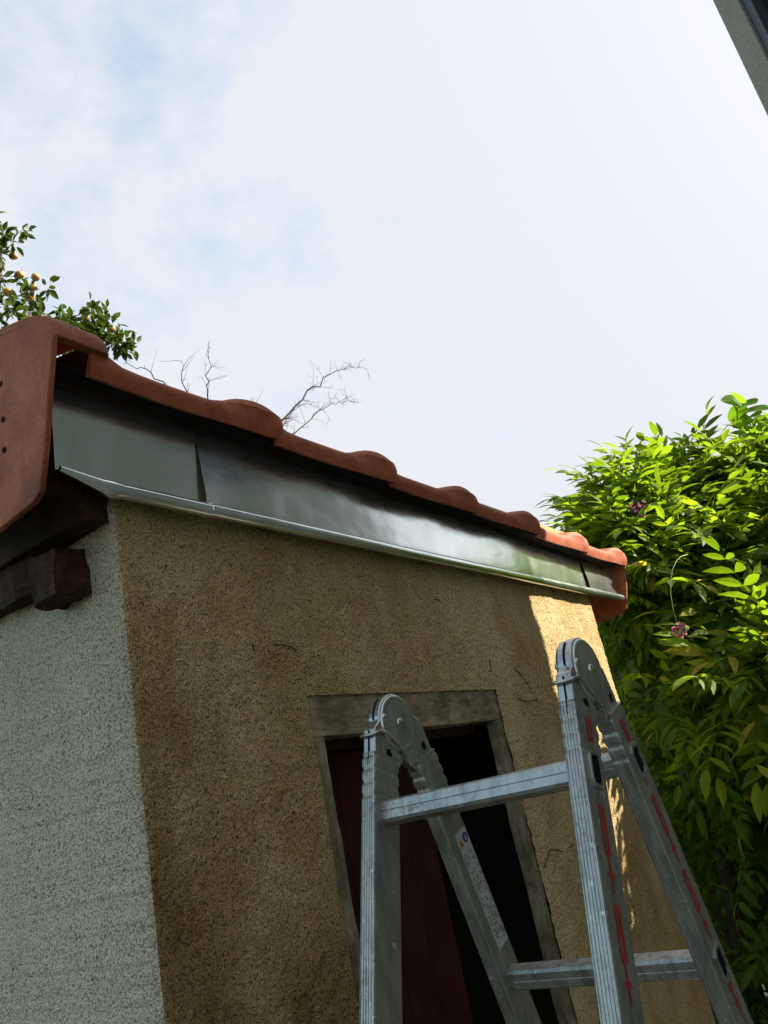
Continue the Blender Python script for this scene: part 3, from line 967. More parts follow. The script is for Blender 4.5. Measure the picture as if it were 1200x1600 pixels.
# hinges
def arc(cx_, cz_, r, a0, a1, n):
    return [(cx_ + r * math.cos(R(a)), cz_ + r * math.sin(R(a))) for a in np.linspace(a0, a1, n)]
def hinge(yc, outer_sign):
    root = bpy.data.objects.new('hinge', None); COL.objects.link(root); root.empty_display_size = .03
    LD(root)
    def HH(o):
        o.parent = root; o.matrix_parent_inverse = Matrix.Identity(4); return o
    y0_, y1_ = yc - .0125, yc + .0125
    da, db = LEG['a']['d'], LEG['b']['d']
    wa = Vector((-da.y, da.x)); wb = Vector((-db.y, db.x))
    ca, cb = Vector(LEG['a']['c']), Vector(LEG['b']['c'])
    rad = .0505
    def at(c, d, w, s, off): 
        p = c + d * s + w * off; return (p.x, p.y)
    # body a: from rail a up its outer edge and round the disc
    sA = LEG['a']['top'] + .02
    outl = [at(ca, da, wa, sA, .0295), at(ca, da, wa, sA, -.0295), at(ca, da, wa, sA - .045, -.0300), at(ca, da, wa, .012, -.0300)]
    outl += arc(HX, HZ, rad, 172, -62, 26)
    bm = bmesh.new()
    extrude_poly(bm, outl, lambda p, d: (p[0], d, z(p[1])), y0_, y1_)
    o = bm_obj('hinge_plate', bm, STEEL)
    md = o.modifiers.new('edge', 'BEVEL'); md.width = .003; md.segments = 3; md.limit_method = 'ANGLE'; md.angle_limit = R(40)
    HH(o)
    # body b, a little thinner, tongue between the plates
    sB = LEG['b']['top'] + .02
    outl = [at(cb, db, wb, sB, -.0285), at(cb, db, wb, sB, .0290), at(cb, db, wb, sB - .045, .0290), at(cb, db, wb, .004, .0270)]
    outl += arc(HX, HZ, rad - .003, 25, 230, 20)
    bm = bmesh.new()
    extrude_poly(bm, outl[::-1], lambda p, d: (p[0], d, z(p[1])), y0_ + .0045, y1_ - .0045)
    o = bm_obj('hinge_plate', bm, STEEL)
    md = o.modifiers.new('edge', 'BEVEL'); md.width = .002; md.segments = 2; md.limit_method = 'ANGLE'; md.angle_limit = R(40)
    HH(o)
    for sg, yf in ((-1, y0_), (1, y1_)):
        # raised cap with rolled rim
        bm = bmesh.new()
        prof = [(.0475, 0.0), (.0470, .0022), (.0445, .0040), (.0415, .0030), (.036, .0034), (.012, .0042), (0.0008, .0044)]
        rings = [[bm.verts.new((HX + r_ * math.cos(2 * math.pi * k / 40), yf + sg * h_, z(HZ) + r_ * math.sin(2 * math.pi * k / 40))) for k in range(40)] for r_, h_ in prof]
        for i in range(len(prof) - 1):
            for k in range(40):
                bm.faces.new([rings[i][k], rings[i][(k + 1) % 40], rings[i + 1][(k + 1) % 40], rings[i + 1][k]])
        HH(bm_obj('hinge_cap', bm, STEEL, None, True, 60))
        bm = bmesh.new()
        prof = [(.0085, .003), (.0082, .0062), (.0060, .0082), (.003, .0090), (.0004, .0092)]
        rings = [[bm.verts.new((HX + r_ * math.cos(2 * math.pi * k / 16), yf + sg * h_, z(HZ) + r_ * math.sin(2 * math.pi * k / 16))) for k in range(16)] for r_, h_ in prof]
        for i in range(len(prof) - 1):
            for k in range(16):
                bm.faces.new([rings[i][k], rings[i][(k + 1) % 16], rings[i + 1][(k + 1) % 16], rings[i + 1][k]])
        HH(bm_obj('rivet', bm, STEEL, None, True, 60))
        # small stop bump near the front edge, and a black sheet for the dark of the lock slot
        bm = bmesh.new()
        bmesh.ops.create_uvsphere(bm, u_segments=10, v_segments=6, radius=.0058, matrix=Matrix.Translation((HX - .040, yf + sg * .0015, z(HZ + .012))))
        HH(bm_obj('stop_dimple', bm, STEEL, None, True))
        bm = bmesh.new()
        sl = [(-.006, .012), (.004, .012), (.008, -.010), (-.004, -.012)]
        bm.faces.new([bm.verts.new((HX - .042 + a, yf + sg * .0009, z(HZ - .052 + b))) for a, b in sl])
        HH(bm_obj('lock_slot', bm, BLACK))
        bm = bmesh.new()
        bm.faces.new([bm.verts.new((HX + .071 + .0055 * math.cos(a), yf - sg * .0038, z(HZ - .041) + .0075 * math.sin(a))) for a in np.linspace(0, 2 * math.pi, 12, endpoint=False)])  # flat black oval painted for the dark of the pin hole
        HH(bm_obj('pin_hole', bm, BLACK))
    # lock lever: bent flat bar round the front edge
    bm = bmesh.new()
    loop = []
    xe = 1.152 - .0575 - .034
    yo = .0045
    pf = [(HX + .006, HZ - .071), (HX + .004, HZ - .056), (HX - .010, HZ - .040), (HX - .040, HZ - .0165), (HX - .058, HZ - .0095)]
    loop = [(p[0], y0_ - yo, z(p[1])) for p in pf]
    loop += [(HX - .0685, y0_ - yo, z(HZ - .012)), (HX - .0730, y0_ - .001, z(HZ - .0125)), (HX - .0745, yc, z(HZ - .013)), (HX - .0730, y1_ + .001, z(HZ - .0125)), (HX - .0685, y1_ + yo, z(HZ - .012))]
    loop += [(p[0], y1_ + yo, z(p[1])) for p in pf[::-1]]
    tube(bm, loop, .0026, 8)
    HH(bm_obj('lock_lever', bm, STEEL, None, True, 60))
    # seam line between the two pressed halves: dark thin strip on the front edge
    bm = bmesh.new()
    for (sa, sb) in ((.072, .016),):
        pts = [at(ca, da, wa, sa, -.0297 - .0012), at(ca, da, wa, sb, -.0300 - .0012)]
        tube(bm, [(p[0], yc, z(p[1])) for p in pts], .0011, 5)
    pts = arc(HX, HZ, rad + .0006, 168, 120, 8)
    tube(bm, [(p[0], yc, z(p[1])) for p in pts], .0016, 5)
    HH(bm_obj('seam', bm, BLACK))
    return root
hinge((YF0 + YF1) / 2, -1)
hinge((YN0 + YN1) / 2, -1)

# red print on the outer faces of the two near rails
def red_print(leg, s0, s1, skip):
    m = leg_frame(leg, YN0)
    yf = -.0006
    W = .0084
    s = s0
    while s < s1:
        # one word mark: double bars joined by cross pieces, with light slots between
        quads = []
        def q(xa, xb, sa, sb):
            for (ka, kb) in skip:
                if sa < kb and sb > ka: return
            quads.append((xa, xb, sa, sb))
        p = s
        for ln, kind in ((.010, 'solid'), (.017, 'slot'), (.008, 'mid'), (.017, 'slot'), (.010, 'solid'), (.018, 'bars'), (.008, 'mid'), (.017, 'bars')):
            e = p + ln
            if kind == 'solid': q(-W, W, p, e)
            elif kind == 'slot': q(-W, -W * .30, p, e); q(W * .30, W, p, e)
            elif kind == 'mid': q(-W, W, p, e)
            elif kind == 'bars': q(-W * .30, W * .30, p, e)
            else: q(-W, W, p, e)
            p = e
        # weld the mark's pieces on a common grid so that it is one connected sheet
        runs = [[]]
        for q_ in quads:
            if runs[-1] and q_[2] - runs[-1][-1][3] > .004: runs.append([])
            runs[-1].append(q_)
        for quads in runs:
            if not quads: continue
            bm = bmesh.new()
            gx_ = sorted({x for a in quads for x in a[:2]})
            for (xa, xb, sa, sb) in quads:
                cuts = [x for x in gx_ if xa - 1e-9 <= x <= xb + 1e-9]
                for c0, c1 in zip(cuts, cuts[1:]):
                    bm.faces.new([bm.verts.new(m @ Vector(v)) for v in ((c0, yf, sa), (c1, yf, sa), (c1, yf, sb), (c0, yf, sb))])
            bmesh.ops.remove_doubles(bm, verts=bm.verts, dist=1e-5)
            LD(bm_obj('red_print', bm, REDINK))
        s += .118
red_print('a', .070, 1.55, ((RUNG0 - .024, RUNG0 + .024), (RUNG0 + .312 - .024, RUNG0 + .312 + .024), (RUNG0 + .624 - .024, RUNG0 + .624 + .024)))
red_print('b', .078, 1.55, ((RUNG0 - .024, RUNG0 + .024), (RUNG0 + .312 - .024, RUNG0 + .312 + .024), (RUNG0 + .624 - .024, RUNG0 + .624 + .024)))

# instruction sticker on the far rail of the right-hand leg
m = leg_frame('b', YF0)
def decal(name, quads, mat, lift, parent=None):
    bm = bmesh.new()
    for q in quads:
        bm.faces.new([bm.verts.new(m @ Vector((p[0], -lift, p[1]))) for p in q])
    o = bm_obj(name, bm, mat)
    if parent is None:
        return LD(o)
    o.parent = parent; o.matrix_parent_inverse = Matrix.Identity(4); return o
s0, s1 = .200, .402
xa, xb = -.013, .029
st = decal('sticker', [[(xa, s0), (xb, s0), (xb, s1), (xa, s1)]], LABEL, .0006)
decal('border_print', [[(xa + .0012, s0 + .001), (xa + .0018, s0 + .001), (xa + .0018, s1 - .001), (xa + .0012, s1 - .001)], [(xb - .0018, s0 + .001), (xb - .0012, s0 + .001), (xb - .0012, s1 - .001), (xb - .0018, s1 - .001)]], INK, .0010, st)
decal('warning_triangle', [[(xa + .003, s0 + .026), (xa + .019, s0 + .026), (xa + .011, s0 + .010)]], ORANGE, .0010, st)
decal('triangle_mark', [[(xa + .0100, s0 + .015), (xa + .0120, s0 + .015), (xa + .0120, s0 + .0235), (xa + .0100, s0 + .0235)]], INK, .0014, st)
circ = [(xb - .012 + .0088 * math.cos(a), s0 + .016 + .0088 * math.sin(a)) for a in np.linspace(0, 2 * math.pi, 20, endpoint=False)]
decal('mandatory_disc', [circ], BLUE, .0010, st)
decal('disc_mark', [[(xb - .015, s0 + .013), (xb - .009, s0 + .013), (xb - .009, s0 + .015), (xb - .015, s0 + .015)], [(xb - .014, s0 + .016), (xb - .0100, s0 + .016), (xb - .0100, s0 + .021), (xb - .014, s0 + .021)]], LABEL, .0014, st)
rnd = random.Random(11)
qs = []
s = s0 + .038
while s < s1 - .008:
    for colx in (xa + .004, xa + .0165, xa + .029):
        x_ = colx
        for kk in range(3):
            w_ = rnd.uniform(.0015, .0040); h_ = rnd.uniform(.0008, .0030)
            if rnd.random() < .62:
                sj = s + rnd.uniform(-.001, .001)
                qs.append([(x_, sj), (x_ + w_, sj), (x_ + w_, sj + h_), (x_, sj + h_)])
            x_ += w_ + .0008
    s += .0045
decal('small_print', qs, INK, .0010, st)

# ================================================================== HOUSE
HC = Vector((3.66, -.166, 0)); HA = R(38)
ha = Vector((-math.cos(HA), -math.sin(HA), 0)); hn = Vector((-math.sin(HA), math.cos(HA), 0))
house = empty('house', HC, 'tall roughcast house corner at the upper right edge', 'house')
def HP(a, b, h):     # a along the front from the corner, b inwards from the face, h above ground
    p = HC + ha * a - hn * b
    return (p.x, p.y, h)
def HS(o):
    o.parent = house; o.matrix_parent_inverse = Matrix.Translation(-HC); return o
HT = 5.05
WA0, WA1, WB0, WB1 = .135, 1.20, EYE + 1.95, EYE + 3.36
bm = bmesh.new()
ua = [0, WA0, WA1, 7.5]; uh = [0, WB0, WB1, HT]
for i in range(3):
    for j in range(3):
        if i == 1 and j == 1: continue
        bm.faces.new([bm.verts.new(HP(ua[i], 0, uh[j])), bm.verts.new(HP(ua[i + 1], 0, uh[j])), bm.verts.new(HP(ua[i + 1], 0, uh[j + 1])), bm.verts.new(HP(ua[i], 0, uh[j + 1]))])
for (a0, h0, a1, h1) in ((WA0, WB0, WA1, WB0), (WA1, WB0, WA1, WB1), (WA1, WB1, WA0, WB1), (WA0, WB1, WA0, WB0)):
    bm.faces.new([bm.verts.new(HP(a0, 0, h0)), bm.verts.new(HP(a1, 0, h1)), bm.verts.new(HP(a1, .18, h1)), bm.verts.new(HP(a0, .18, h0))])
for (a0, b0, a1, b1) in ((0, 0, 0, 7), (7.5, 0, 7.5, 7), (0, 7, 7.5, 7)):
    bm.faces.new([bm.verts.new(HP(a0, b0, 0)), bm.verts.new(HP(a1, b1, 0)), bm.verts.new(HP(a1, b1, HT)), bm.verts.new(HP(a0, b0, HT))])
bmesh.ops.remove_doubles(bm, verts=bm.verts, dist=.0005)
HS(bm_obj('wall', bm, STUCCO_HOUSE))
win = bmesh.new()
fw = .055
for (a0, a1, h0, h1) in ((WA0, WA0 + fw, WB0, WB1), (WA1 - fw, WA1, WB0, WB1), (WA0 + fw, WA1 - fw, WB0, WB0 + fw), (WA0 + fw, WA1 - fw, WB1 - fw, WB1), ((WA0 + WA1) / 2 - .03, (WA0 + WA1) / 2 + .03, WB0 + fw, WB1 - fw)):
    q = [HP(a, b, h) for a in (a0 + .002, a1 - .002) for b in (.012, .10) for h in (h0 + .002, h1 - .002)]
    vs = [win.verts.new(p) for p in q]
    for f in ((0, 1, 3, 2), (4, 6, 7, 5), (0, 4, 5, 1), (2, 3, 7, 6), (0, 2, 6, 4), (1, 5, 7, 3)):
        win.faces.new([vs[i] for i in f])
win = HS(bm_obj('window', win, FRAME))
bm = bmesh.new()
bm.faces.new([bm.verts.new(HP(a, .06, h)) for a, h in ((WA0 + .01, WB0 + .01), (WA1 - .01, WB0 + .01), (WA1 - .01, WB1 - .01), (WA0 + .01, WB1 - .01))])
p_ = bm_obj('pane', bm, PANE, win); p_.matrix_parent_inverse = Matrix.Identity(4)
bm = bmesh.new()
q = [HP(a, b, h) for a in (WA0 - .04, WA1 + .04) for b in (-.035, .008) for h in (WB0 - .05, WB0 + .001)]
vs = [bm.verts.new(p) for p in q]
for f in ((0, 1, 3, 2), (4, 6, 7, 5), (0, 4, 5, 1), (2, 3, 7, 6), (0, 2, 6, 4), (1, 5, 7, 3)):
    bm.faces.new([vs[i] for i in f])
p_ = bm_obj('sill', bm, STUCCO_HOUSE, win); p_.matrix_parent_inverse = Matrix.Identity(4)
bm = bmesh.new()
A = [HP(-.02, -.10, HT), HP(7.6, -.10, HT), HP(7.6, 3.5, HT + 1.0), HP(-.02, 3.5, HT + 1.0), HP(-.02, 7.1, HT), HP(7.6, 7.1, HT)]
B = [bm.verts.new(p) for p in A] + [bm.verts.new((p[0], p[1], p[2] + .09)) for p in A]
for f in ((0, 1, 2, 3), (3, 2, 5, 4), (6, 9, 8, 7), (9, 10, 11, 8), (0, 6, 7, 1), (4, 5, 11, 10), (0, 3, 9, 6), (3, 4, 10, 9), (1, 7, 8, 2), (2, 8, 11, 5)):
    bm.faces.new([B[i] for i in f])
HS(bm_obj('roof', bm, TERRA))
for o in list(house.children):
    pass

# ================================================================== PLANTS
def leaflet(verts, faces, base, d, up, L_, W_, fold=.18, droop=.15, rnd=random):
    """a folded, drooping pointed leaflet: 5 stations x 3"""
    d = d.normalized(); side = d.cross(up).normalized(); nn = side.cross(d).normalized()
    st = [(0.0, .04), (.22, .74), (.48, 1.0), (.75, .66), (1.0, .03)]
    b0 = len(verts)
    for t, w in st:
        c = base + d * (L_ * t) - nn * (droop * L_ * t * t)
        e = W_ * .5 * w
        verts.append(c - side * e + nn * (fold * e)); verts.append(c); verts.append(c + side * e + nn * (fold * e))
    for i in range(4):
        a = b0 + i * 3
        faces.append((a, a + 1, a + 4, a + 3)); faces.append((a + 1, a + 2, a + 5, a + 4))

def compound_leaf(seed):
    rnd = random.Random(seed)
    V, F = [], []
    L_ = rnd.uniform(.27, .38); n = rnd.choice((5, 5, 6))
    curve = rnd.uniform(.25, .9)
    def rach(t):
        return Vector((L_ * t, 0, -L_ * curve * .55 * t * t + .03 * t))
    # rachis: thin three-sided strip
    b0 = len(V); ns = 6
    for i in range(ns + 1):
        c = rach(i / ns); r_ = .0016 * (1 - .6 * i / ns)
        V += [c + Vector((0, r_, 0)), c + Vector((0, -r_, 0)), c + Vector((0, 0, r_ * 1.6))]
    for i in range(ns):
        a = b0 + 3 * i
        for (p, q) in ((0, 1), (1, 2), (2, 0)):
            F.append((a + p, a + q, a + 3 + q, a + 3 + p))
    up = Vector((0, 0, 1))
    for i in range(n):
        t = .28 + .62 * i / (n - 1)
        sz = (.072 + .030 * math.sin(math.pi * (.2 + .7 * i / (n - 1)))) * rnd.uniform(.88, 1.1)
        for sg in (1, -1):
            ang = rnd.uniform(42, 66)
            tang = (rach(t + .02) - rach(t)).normalized()
            d = tang * math.cos(R(ang)) + Vector((0, sg, 0)) * math.sin(R(ang)) + up * rnd.uniform(-.28, .16)
            leaflet(V, F, rach(t), d, up + Vector((rnd.uniform(-.2, .2), rnd.uniform(-.25, .25), 0)), sz, sz * rnd.uniform(.28, .36), rnd.uniform(.1, .40), rnd.uniform(.10, .50))
    leaflet(V, F, rach(1.0), (rach(1.0) - rach(.93)).normalized(), up, .100 * rnd.uniform(.9, 1.1), .033, .2, .3)
    return V, F
LEAFV = [compound_leaf(100 + i) for i in range(9)]
def mesh_from(name, V, F, mat):
    me = bpy.data.meshes.new(name)
    me.from_pydata([tuple(v) for v in V], [], F)
    me.materials.append(mat); me.update()
    return me
LEAFM = [mesh_from('wisteria_leaf', V, F, LEAF_W) for V, F in LEAFV]

def orient(fwd, up):
    f = fwd.normalized(); s = up.cross(f)
    s = s.normalized() if s.length > 1e-5 else f.orthogonal().normalized()
    u_ = f.cross(s)
    return Matrix((f, s, u_)).transposed()

def join_stuff(name, items, VF, mat, parent):
    """items: (variant, 3x3 matrix, location, scale) merged into one mesh with numpy"""
    AV, AF, off = [], [], 0
    base = [(np.array([tuple(v) for v in V]), np.array(F)) for V, F in VF]
    for vi, mt, loc, sc in items:
        V, F = base[vi]
        AV.append(V @ (np.array(mt).T * sc) + np.array(loc)); AF.append(F + off); off += len(V)
    AV = np.concatenate(AV); AF = np.concatenate(AF)
    me = bpy.data.meshes.new(name)
    me.vertices.add(len(AV)); me.vertices.foreach_set('co', AV.astype(np.float32).ravel())
    nf = len(AF)
    me.loops.add(nf * 4); me.loops.foreach_set('vertex_index', AF.astype(np.int32).ravel())
    me.polygons.add(nf); me.polygons.foreach_set('loop_start', np.arange(0, nf * 4, 4, dtype=np.int32))
    me.materials.append(mat); me.update(calc_edges=True); me.validate()
    o = bpy.data.objects.new(name, me); COL.objects.link(o); o.parent = parent
    o['kind'] = 'stuff'
    return o

camR = Matrix((cx, cy, cz))
def cam_px(p):
    q = camR @ (Vector(p) - Vector((0, 0, EYE)))
    if q.z > -.05: return None
    return (600 + 1258.68 * q.x / -q.z, 800 - 1258.68 * q.y / -q.z, -q.z)

# ---- wisteria
wist = empty('wisteria', (4.3, 1.2, 0.0), 'leafy wisteria beside the shed, bright on top and dark below', 'climbing plant')
def W(o):
    o.parent = wist; o.matrix_parent_inverse = Matrix.Translation(-Vector((4.3, 1.2, 0))); return o
def wtop(x, y):
    t = .16 + .72 * (x - 3.4) + .45 * (y - .7)
    t = min(t, 1.42 - .35 * max(0, x - 5.2))
    t += .11 * mnoise.noise(Vector((x * 1.9, y * 1.9, 4))) + .07 * mnoise.noise(Vector((x * 5, y * 5, 1)))
    return t
rnd = random.Random(21)
items = []
def inside_shed(p):
    return p.x < 3.62 and p.y > .93
def wist_item(p, shell, top_):
    v_ = rnd.randrange(9)
    if shell and rnd.random() < .55:
        f = Vector((rnd.uniform(-1, .35), rnd.uniform(-1, .5), rnd.uniform(.05, 1.0)))
    else:
        f = Vector((rnd.uniform(-1, .7), rnd.uniform(-1, .8), rnd.uniform(-.75, .45)))
    upv = Vector((rnd.uniform(-.5, .5), rnd.uniform(-.5, .5), 1))
    items.append((v_, orient(f, upv), p, rnd.uniform(.85, 1.35)))
def shoot(p, n):
    """a shoot: several leaves fanning out of one point, the young ones upright"""
    ax = Vector((rnd.uniform(-.8, .1), rnd.uniform(-.8, .3), rnd.uniform(.3, 1.0))).normalized()
    a0 = rnd.uniform(0, 6.28)
    for k in range(n):
        o_ = ax.orthogonal().normalized(); o_.rotate(Matrix.Rotation(a0 + k * 2.4, 3, ax))
        f = ax * rnd.uniform(.25, 1.1) + o_ * rnd.uniform(.5, 1.0)
        upv = ax * .8 + Vector((0, 0, .6)) - o_ * .2
        items.append((rnd.randrange(9), orient(f, upv), p - ax * (.02 * k), rnd.uniform(.75, 1.35)))
def shades_front(x, y, h):
    """true where a leaf would shade the sunlit strip of the shed front"""
    if y >= 1.1: return False
    xw = x - (1.1 - y) * .88; zw = h - (1.1 - y) / .75 * .60
    return (2.2 < xw < 3.8 and zw > -.10) or (2.2 < xw < 2.74 and zw > -.8) or (2.2 < xw < 3.06 and zw > -.70)
def allowed(x, y, h):
    p = Vector((x, y, z(h)))
    if inside_shed(p) or h < -1.45 or (x < 3.45 and y > .75) or (x < 3.7 and h < -.55): return False
    c = cam_px(p)
    if x < 4.0 and c and c[0] < 1015 and h > .33: return False        # keep clear of the roof end
    if x > 3.6 and y / x > .318 - 1.15 * max(0, (h / x - .245)): return False     # the plant stops short of the roof, lower on that side
    if x < 4.4 and h < -.02: return False
    return not shades_front(x, y, h)
count = 0
while count < 620:
    x = rnd.uniform(3.40, 5.60); y = rnd.uniform(-.2, 2.4)
    if mnoise.noise(Vector((x * 3.2, y * 3.2, 9))) < -.22: continue   # hollows between the shoots
    h = wtop(x, y) - abs(rnd.gauss(0, .07))
    if not allowed(x, y, h): continue
    shoot(Vector((x, y, z(h))), rnd.choice((4, 5, 6))); count += 1
count = 0
while count < 1500:
    x = rnd.uniform(3.30, 5.75); y = rnd.uniform(-.25, 2.6)
    h = wtop(x, y) - .12 - rnd.uniform(0, 1.4)
    if x < 3.8 : h = wtop(x, y) - rnd.uniform(0, 1.15)
    if not allowed(x, y, h): continue
    wist_item(Vector((x, y, z(h))), False, 0)
    count += 1
# arm of the plant reaching out beside the path (shades the lower right of the shed front)
n_ = 0
while n_ < 330:
    x = rnd.uniform(3.22, 4.4); y = rnd.uniform(-.25, .62); h = rnd.uniform(.08, 1.1)
    if shades_front(x, y, h) or h > .40 + .75 * (x - 3.3): continue
    if x * 1.1 / (2.2 - y) < 2.55 and h > .51 * (2.2 - y) - .14: continue      # below the line the zinc mirrors
    if x < 3.3 + .25 * rnd.random(): continue
    wist_item(Vector((x, y, z(h))), False, 0); n_ += 1
# dense back so that nothing shows through
for i in range(1100):
    x = rnd.uniform(4.6, 5.9); y = rnd.uniform(-.6, 3.0); h = rnd.uniform(-1.5, wtop(x, y) - .15)
    if allowed(x, y, h): wist_item(Vector((x, y, z(h))), False, 0)
for i in range(500):
    x = rnd.uniform(4.6, 5.6); y = rnd.uniform(-.1, 2.4)
    wist_item(Vector((x, y, z(rnd.uniform(-1.5, -.1)))), False, 0)
def vis_rank(it):
    c = cam_px(it[2])
    if c is None or c[0] < 830 or c[0] > 1230 or c[1] < 560 or c[1] > 1640: return 1e9
    return c[2]
items.sort(key=vis_rank)
for it in items[:300]:
    o = bpy.data.objects.new('leaf', LEAFM[it[0]])
    COL.objects.link(o)
    mt = it[1].to_4x4(); mt.translation = it[2]
    o.matrix_basis = mt @ Matrix.Scale(it[3], 4)
    W(o)
st_ = join_stuff('foliage', items[300:], LEAFV, LEAF_W, None); W(st_)
# trunk and stems
def W_tube(name, pts, rads, mat, seg=7):
    bm = bmesh.new(); tube(bm, [(p[0], p[1], z(p[2])) for p in pts], rads, seg)
    return W(bm_obj(name, bm, mat, None, True))
W_tube('trunk', [(5.05, 1.55, -1.62), (5.00, 1.5, -1.0), (5.04, 1.42, -.4), (4.95, 1.35, .2), (5.0, 1.3, .8)], [.055, .045, .04, .03, .02], BARK)
W_tube('stem', [(5.0, 1.40, -.35), (4.5, 1.1, -.1), (4.0, .75, .15), (3.85, .65, .30)], [.022, .016, .010, .005], BARK)
W_tube('stem', [(4.97, 1.36, .0), (4.6, 1.4, .4), (4.1, 1.45, .7), (4.05, 1.35, .8)], [.022, .016, .010, .004], BARK)
W_tube('stem', [(4.55, 1.40, 1.17), (4.45, 1.16, 1.14), (4.50, .93, 1.21)], [.003, .003, .002], BARK, 5)
W_tube('stem', [(4.2, 1.22, 1.03), (4.25, 1.08, 1.00), (4.4, .78, 1.14)], [.0035, .003, .002], BARK, 5)
W_tube('stem', [(3.42, .48, .36), (3.5, .35, .30), (3.55, .22, .24)], [.003, .003, .002], BARK, 5)
# flower clusters
def flower(loc, n, L_, seed, rr):
    r_ = random.Random(seed)
    V, F = [], []
    for i in range(n):
        t = r_.random()
        a = r_.uniform(0, 6.283); rad = rr * (1 - .65 * t) * r_.uniform(.5, 1)
        c = Vector((rad * math.cos(a), rad * math.sin(a), -L_ * t))
        for k in range(3):
            d = Vector((math.cos(a) + r_.uniform(-.7, .7), math.sin(a) + r_.uniform(-.7, .7), r_.uniform(-.6, .5)))
            leaflet(V, F, c, d, Vector((0, 0, 1)), .018 * r_.uniform(.7, 1.1), .013, .5, .3)
    me = mesh_from('flower_cluster', V, F, PETAL)
    o = bpy.data.objects.new('flower_cluster', me); COL.objects.link(o); o.location = (loc[0], loc[1], z(loc[2]))
    return W(o)
flower((3.10, .80, .395), 26, .052, 1, .020)
W_tube('flower_stalk', [(3.27, .72, .66), (3.225, .735, .652), (3.185, .75, .632), (3.15, .766, .598), (3.125, .780, .555), (3.110, .791, .505), (3.102, .798, .45), (3.10, .80, .39)], [.0018, .0018, .0018, .0017, .0016, .0015, .0014, .0013], GREENSTEM, 5)
flower((4.10, 1.06, 1.175), 60, .10, 2, .040)
flower((4.10, 1.085, 1.085), 54, .09, 3, .038)

# ---- added screen of dark boards that blocks light from behind the wisteria
dark_screen = empty('dark_screen', (6.0, 1.5, 0), 'added dark board screen behind the wisteria, shutting out light from beyond', 'dark_screen')
r_ = random.Random(4)
for k in range(30):
    bm = bmesh.new()
    y_ = -1.2 + k * .165
    add_box(bm, (6.0 + r_.uniform(-.004, .004), y_, .05), (6.022, y_ + .1635, 2.95 + r_.uniform(-.02, .02)), None, .003)
    o = bm_obj('board', bm, OLDWOOD); o.parent = dark_screen; o.matrix_parent_inverse = Matrix.Translation(-Vector((6.0, 1.5, 0)))
for h in (.45, 2.5):
    bm = bmesh.new(); add_box(bm, (6.024, -1.2, h), (6.07, 3.74, h + .09))
    o = bm_obj('rail', bm, OLDWOOD); o.parent = dark_screen; o.matrix_parent_inverse = Matrix.Translation(-Vector((6.0, 1.5, 0)))

# ---- round-leaved shoot rising behind the wisteria
VS = 1.36
vine = empty('round_leaf_shoot', (5.25, .56, 0.0), 'tall shoot with round leaves above the wisteria', 'plant')
def VN(o):
    o.parent = vine; o.matrix_parent_inverse = Matrix.Translation(-Vector((5.25, .56, 0))); return o
bm = bmesh.new()
tube(bm, [(5.25, .56, 0.0), (5.28, .56, z(.6)), (5.27, .55, z(1.2)), (5.30, .524, z(1.55)), (5.30, .551, z(1.77)), (5.32, .598, z(1.90))], [.012, .010, .008, .006, .004, .003], 6)
VN(bm_obj('stem', bm, BARK, None, True))
def round_leaf(seed):
    r_ = random.Random(seed); V, F = [], []
    n = 14
    V.append(Vector((.5, 0, .03)))
    for i in range(n):
        a = 2 * math.pi * i / n
        rr_ = .5 * (1 + .05 * math.sin(3 * a + seed)) * (1 - .12 * max(0, -math.cos(a)) ** 6)
        V.append(Vector((.5 + rr_ * math.cos(a), rr_ * math.sin(a) * .95, .10 * rr_ * abs(math.sin(a)) * 2 - .12 * (math.cos(a) * .5 + .5) ** 2)))
    for i in range(n):
        F.append((0, 1 + i, 1 + (i + 1) % n))
    return mesh_from('round_leaf', V, F, LEAF_R)
RL = [round_leaf(i) for i in range(3)]
r_ = random.Random(8)
for (yy, hh, s_) in ((.433, 1.402, .085), (.405, 1.405, .078), (.385, 1.365, .088), (.430, 1.345, .085), (.355, 1.325, .090), (.425, 1.295, .078), (.350, 1.262, .085), (.405, 1.235, .070), (.375, 1.295, .075), (.365, 1.215, .080)):
    o = bpy.data.objects.new('leaf', RL[r_.randrange(3)]); COL.objects.link(o)
    c_ = Vector((3.9 + r_.uniform(-.05, .05), yy, hh)) * VS
    st_p = Vector((5.30, .545, min(1.86, c_.z)))
    f = (c_ - st_p); f = f.normalized() if f.length > .01 else Vector((-1, 0, 0))
    f = (f + Vector((-.25, -.1, -.25))).normalized()
    m3 = orient(f, Vector((-.6 + r_.uniform(-.25, .25), -.6 + r_.uniform(-.3, .3), .55)))
    sc_ = s_ * VS * 1.25
    mt = m3.to_4x4(); mt.translation = Vector((c_.x, c_.y, z(c_.z))) - m3 @ Vector((.5 * sc_, 0, 0))
    o.matrix_basis = mt @ Matrix.Scale(sc_, 4)
    VN(o)

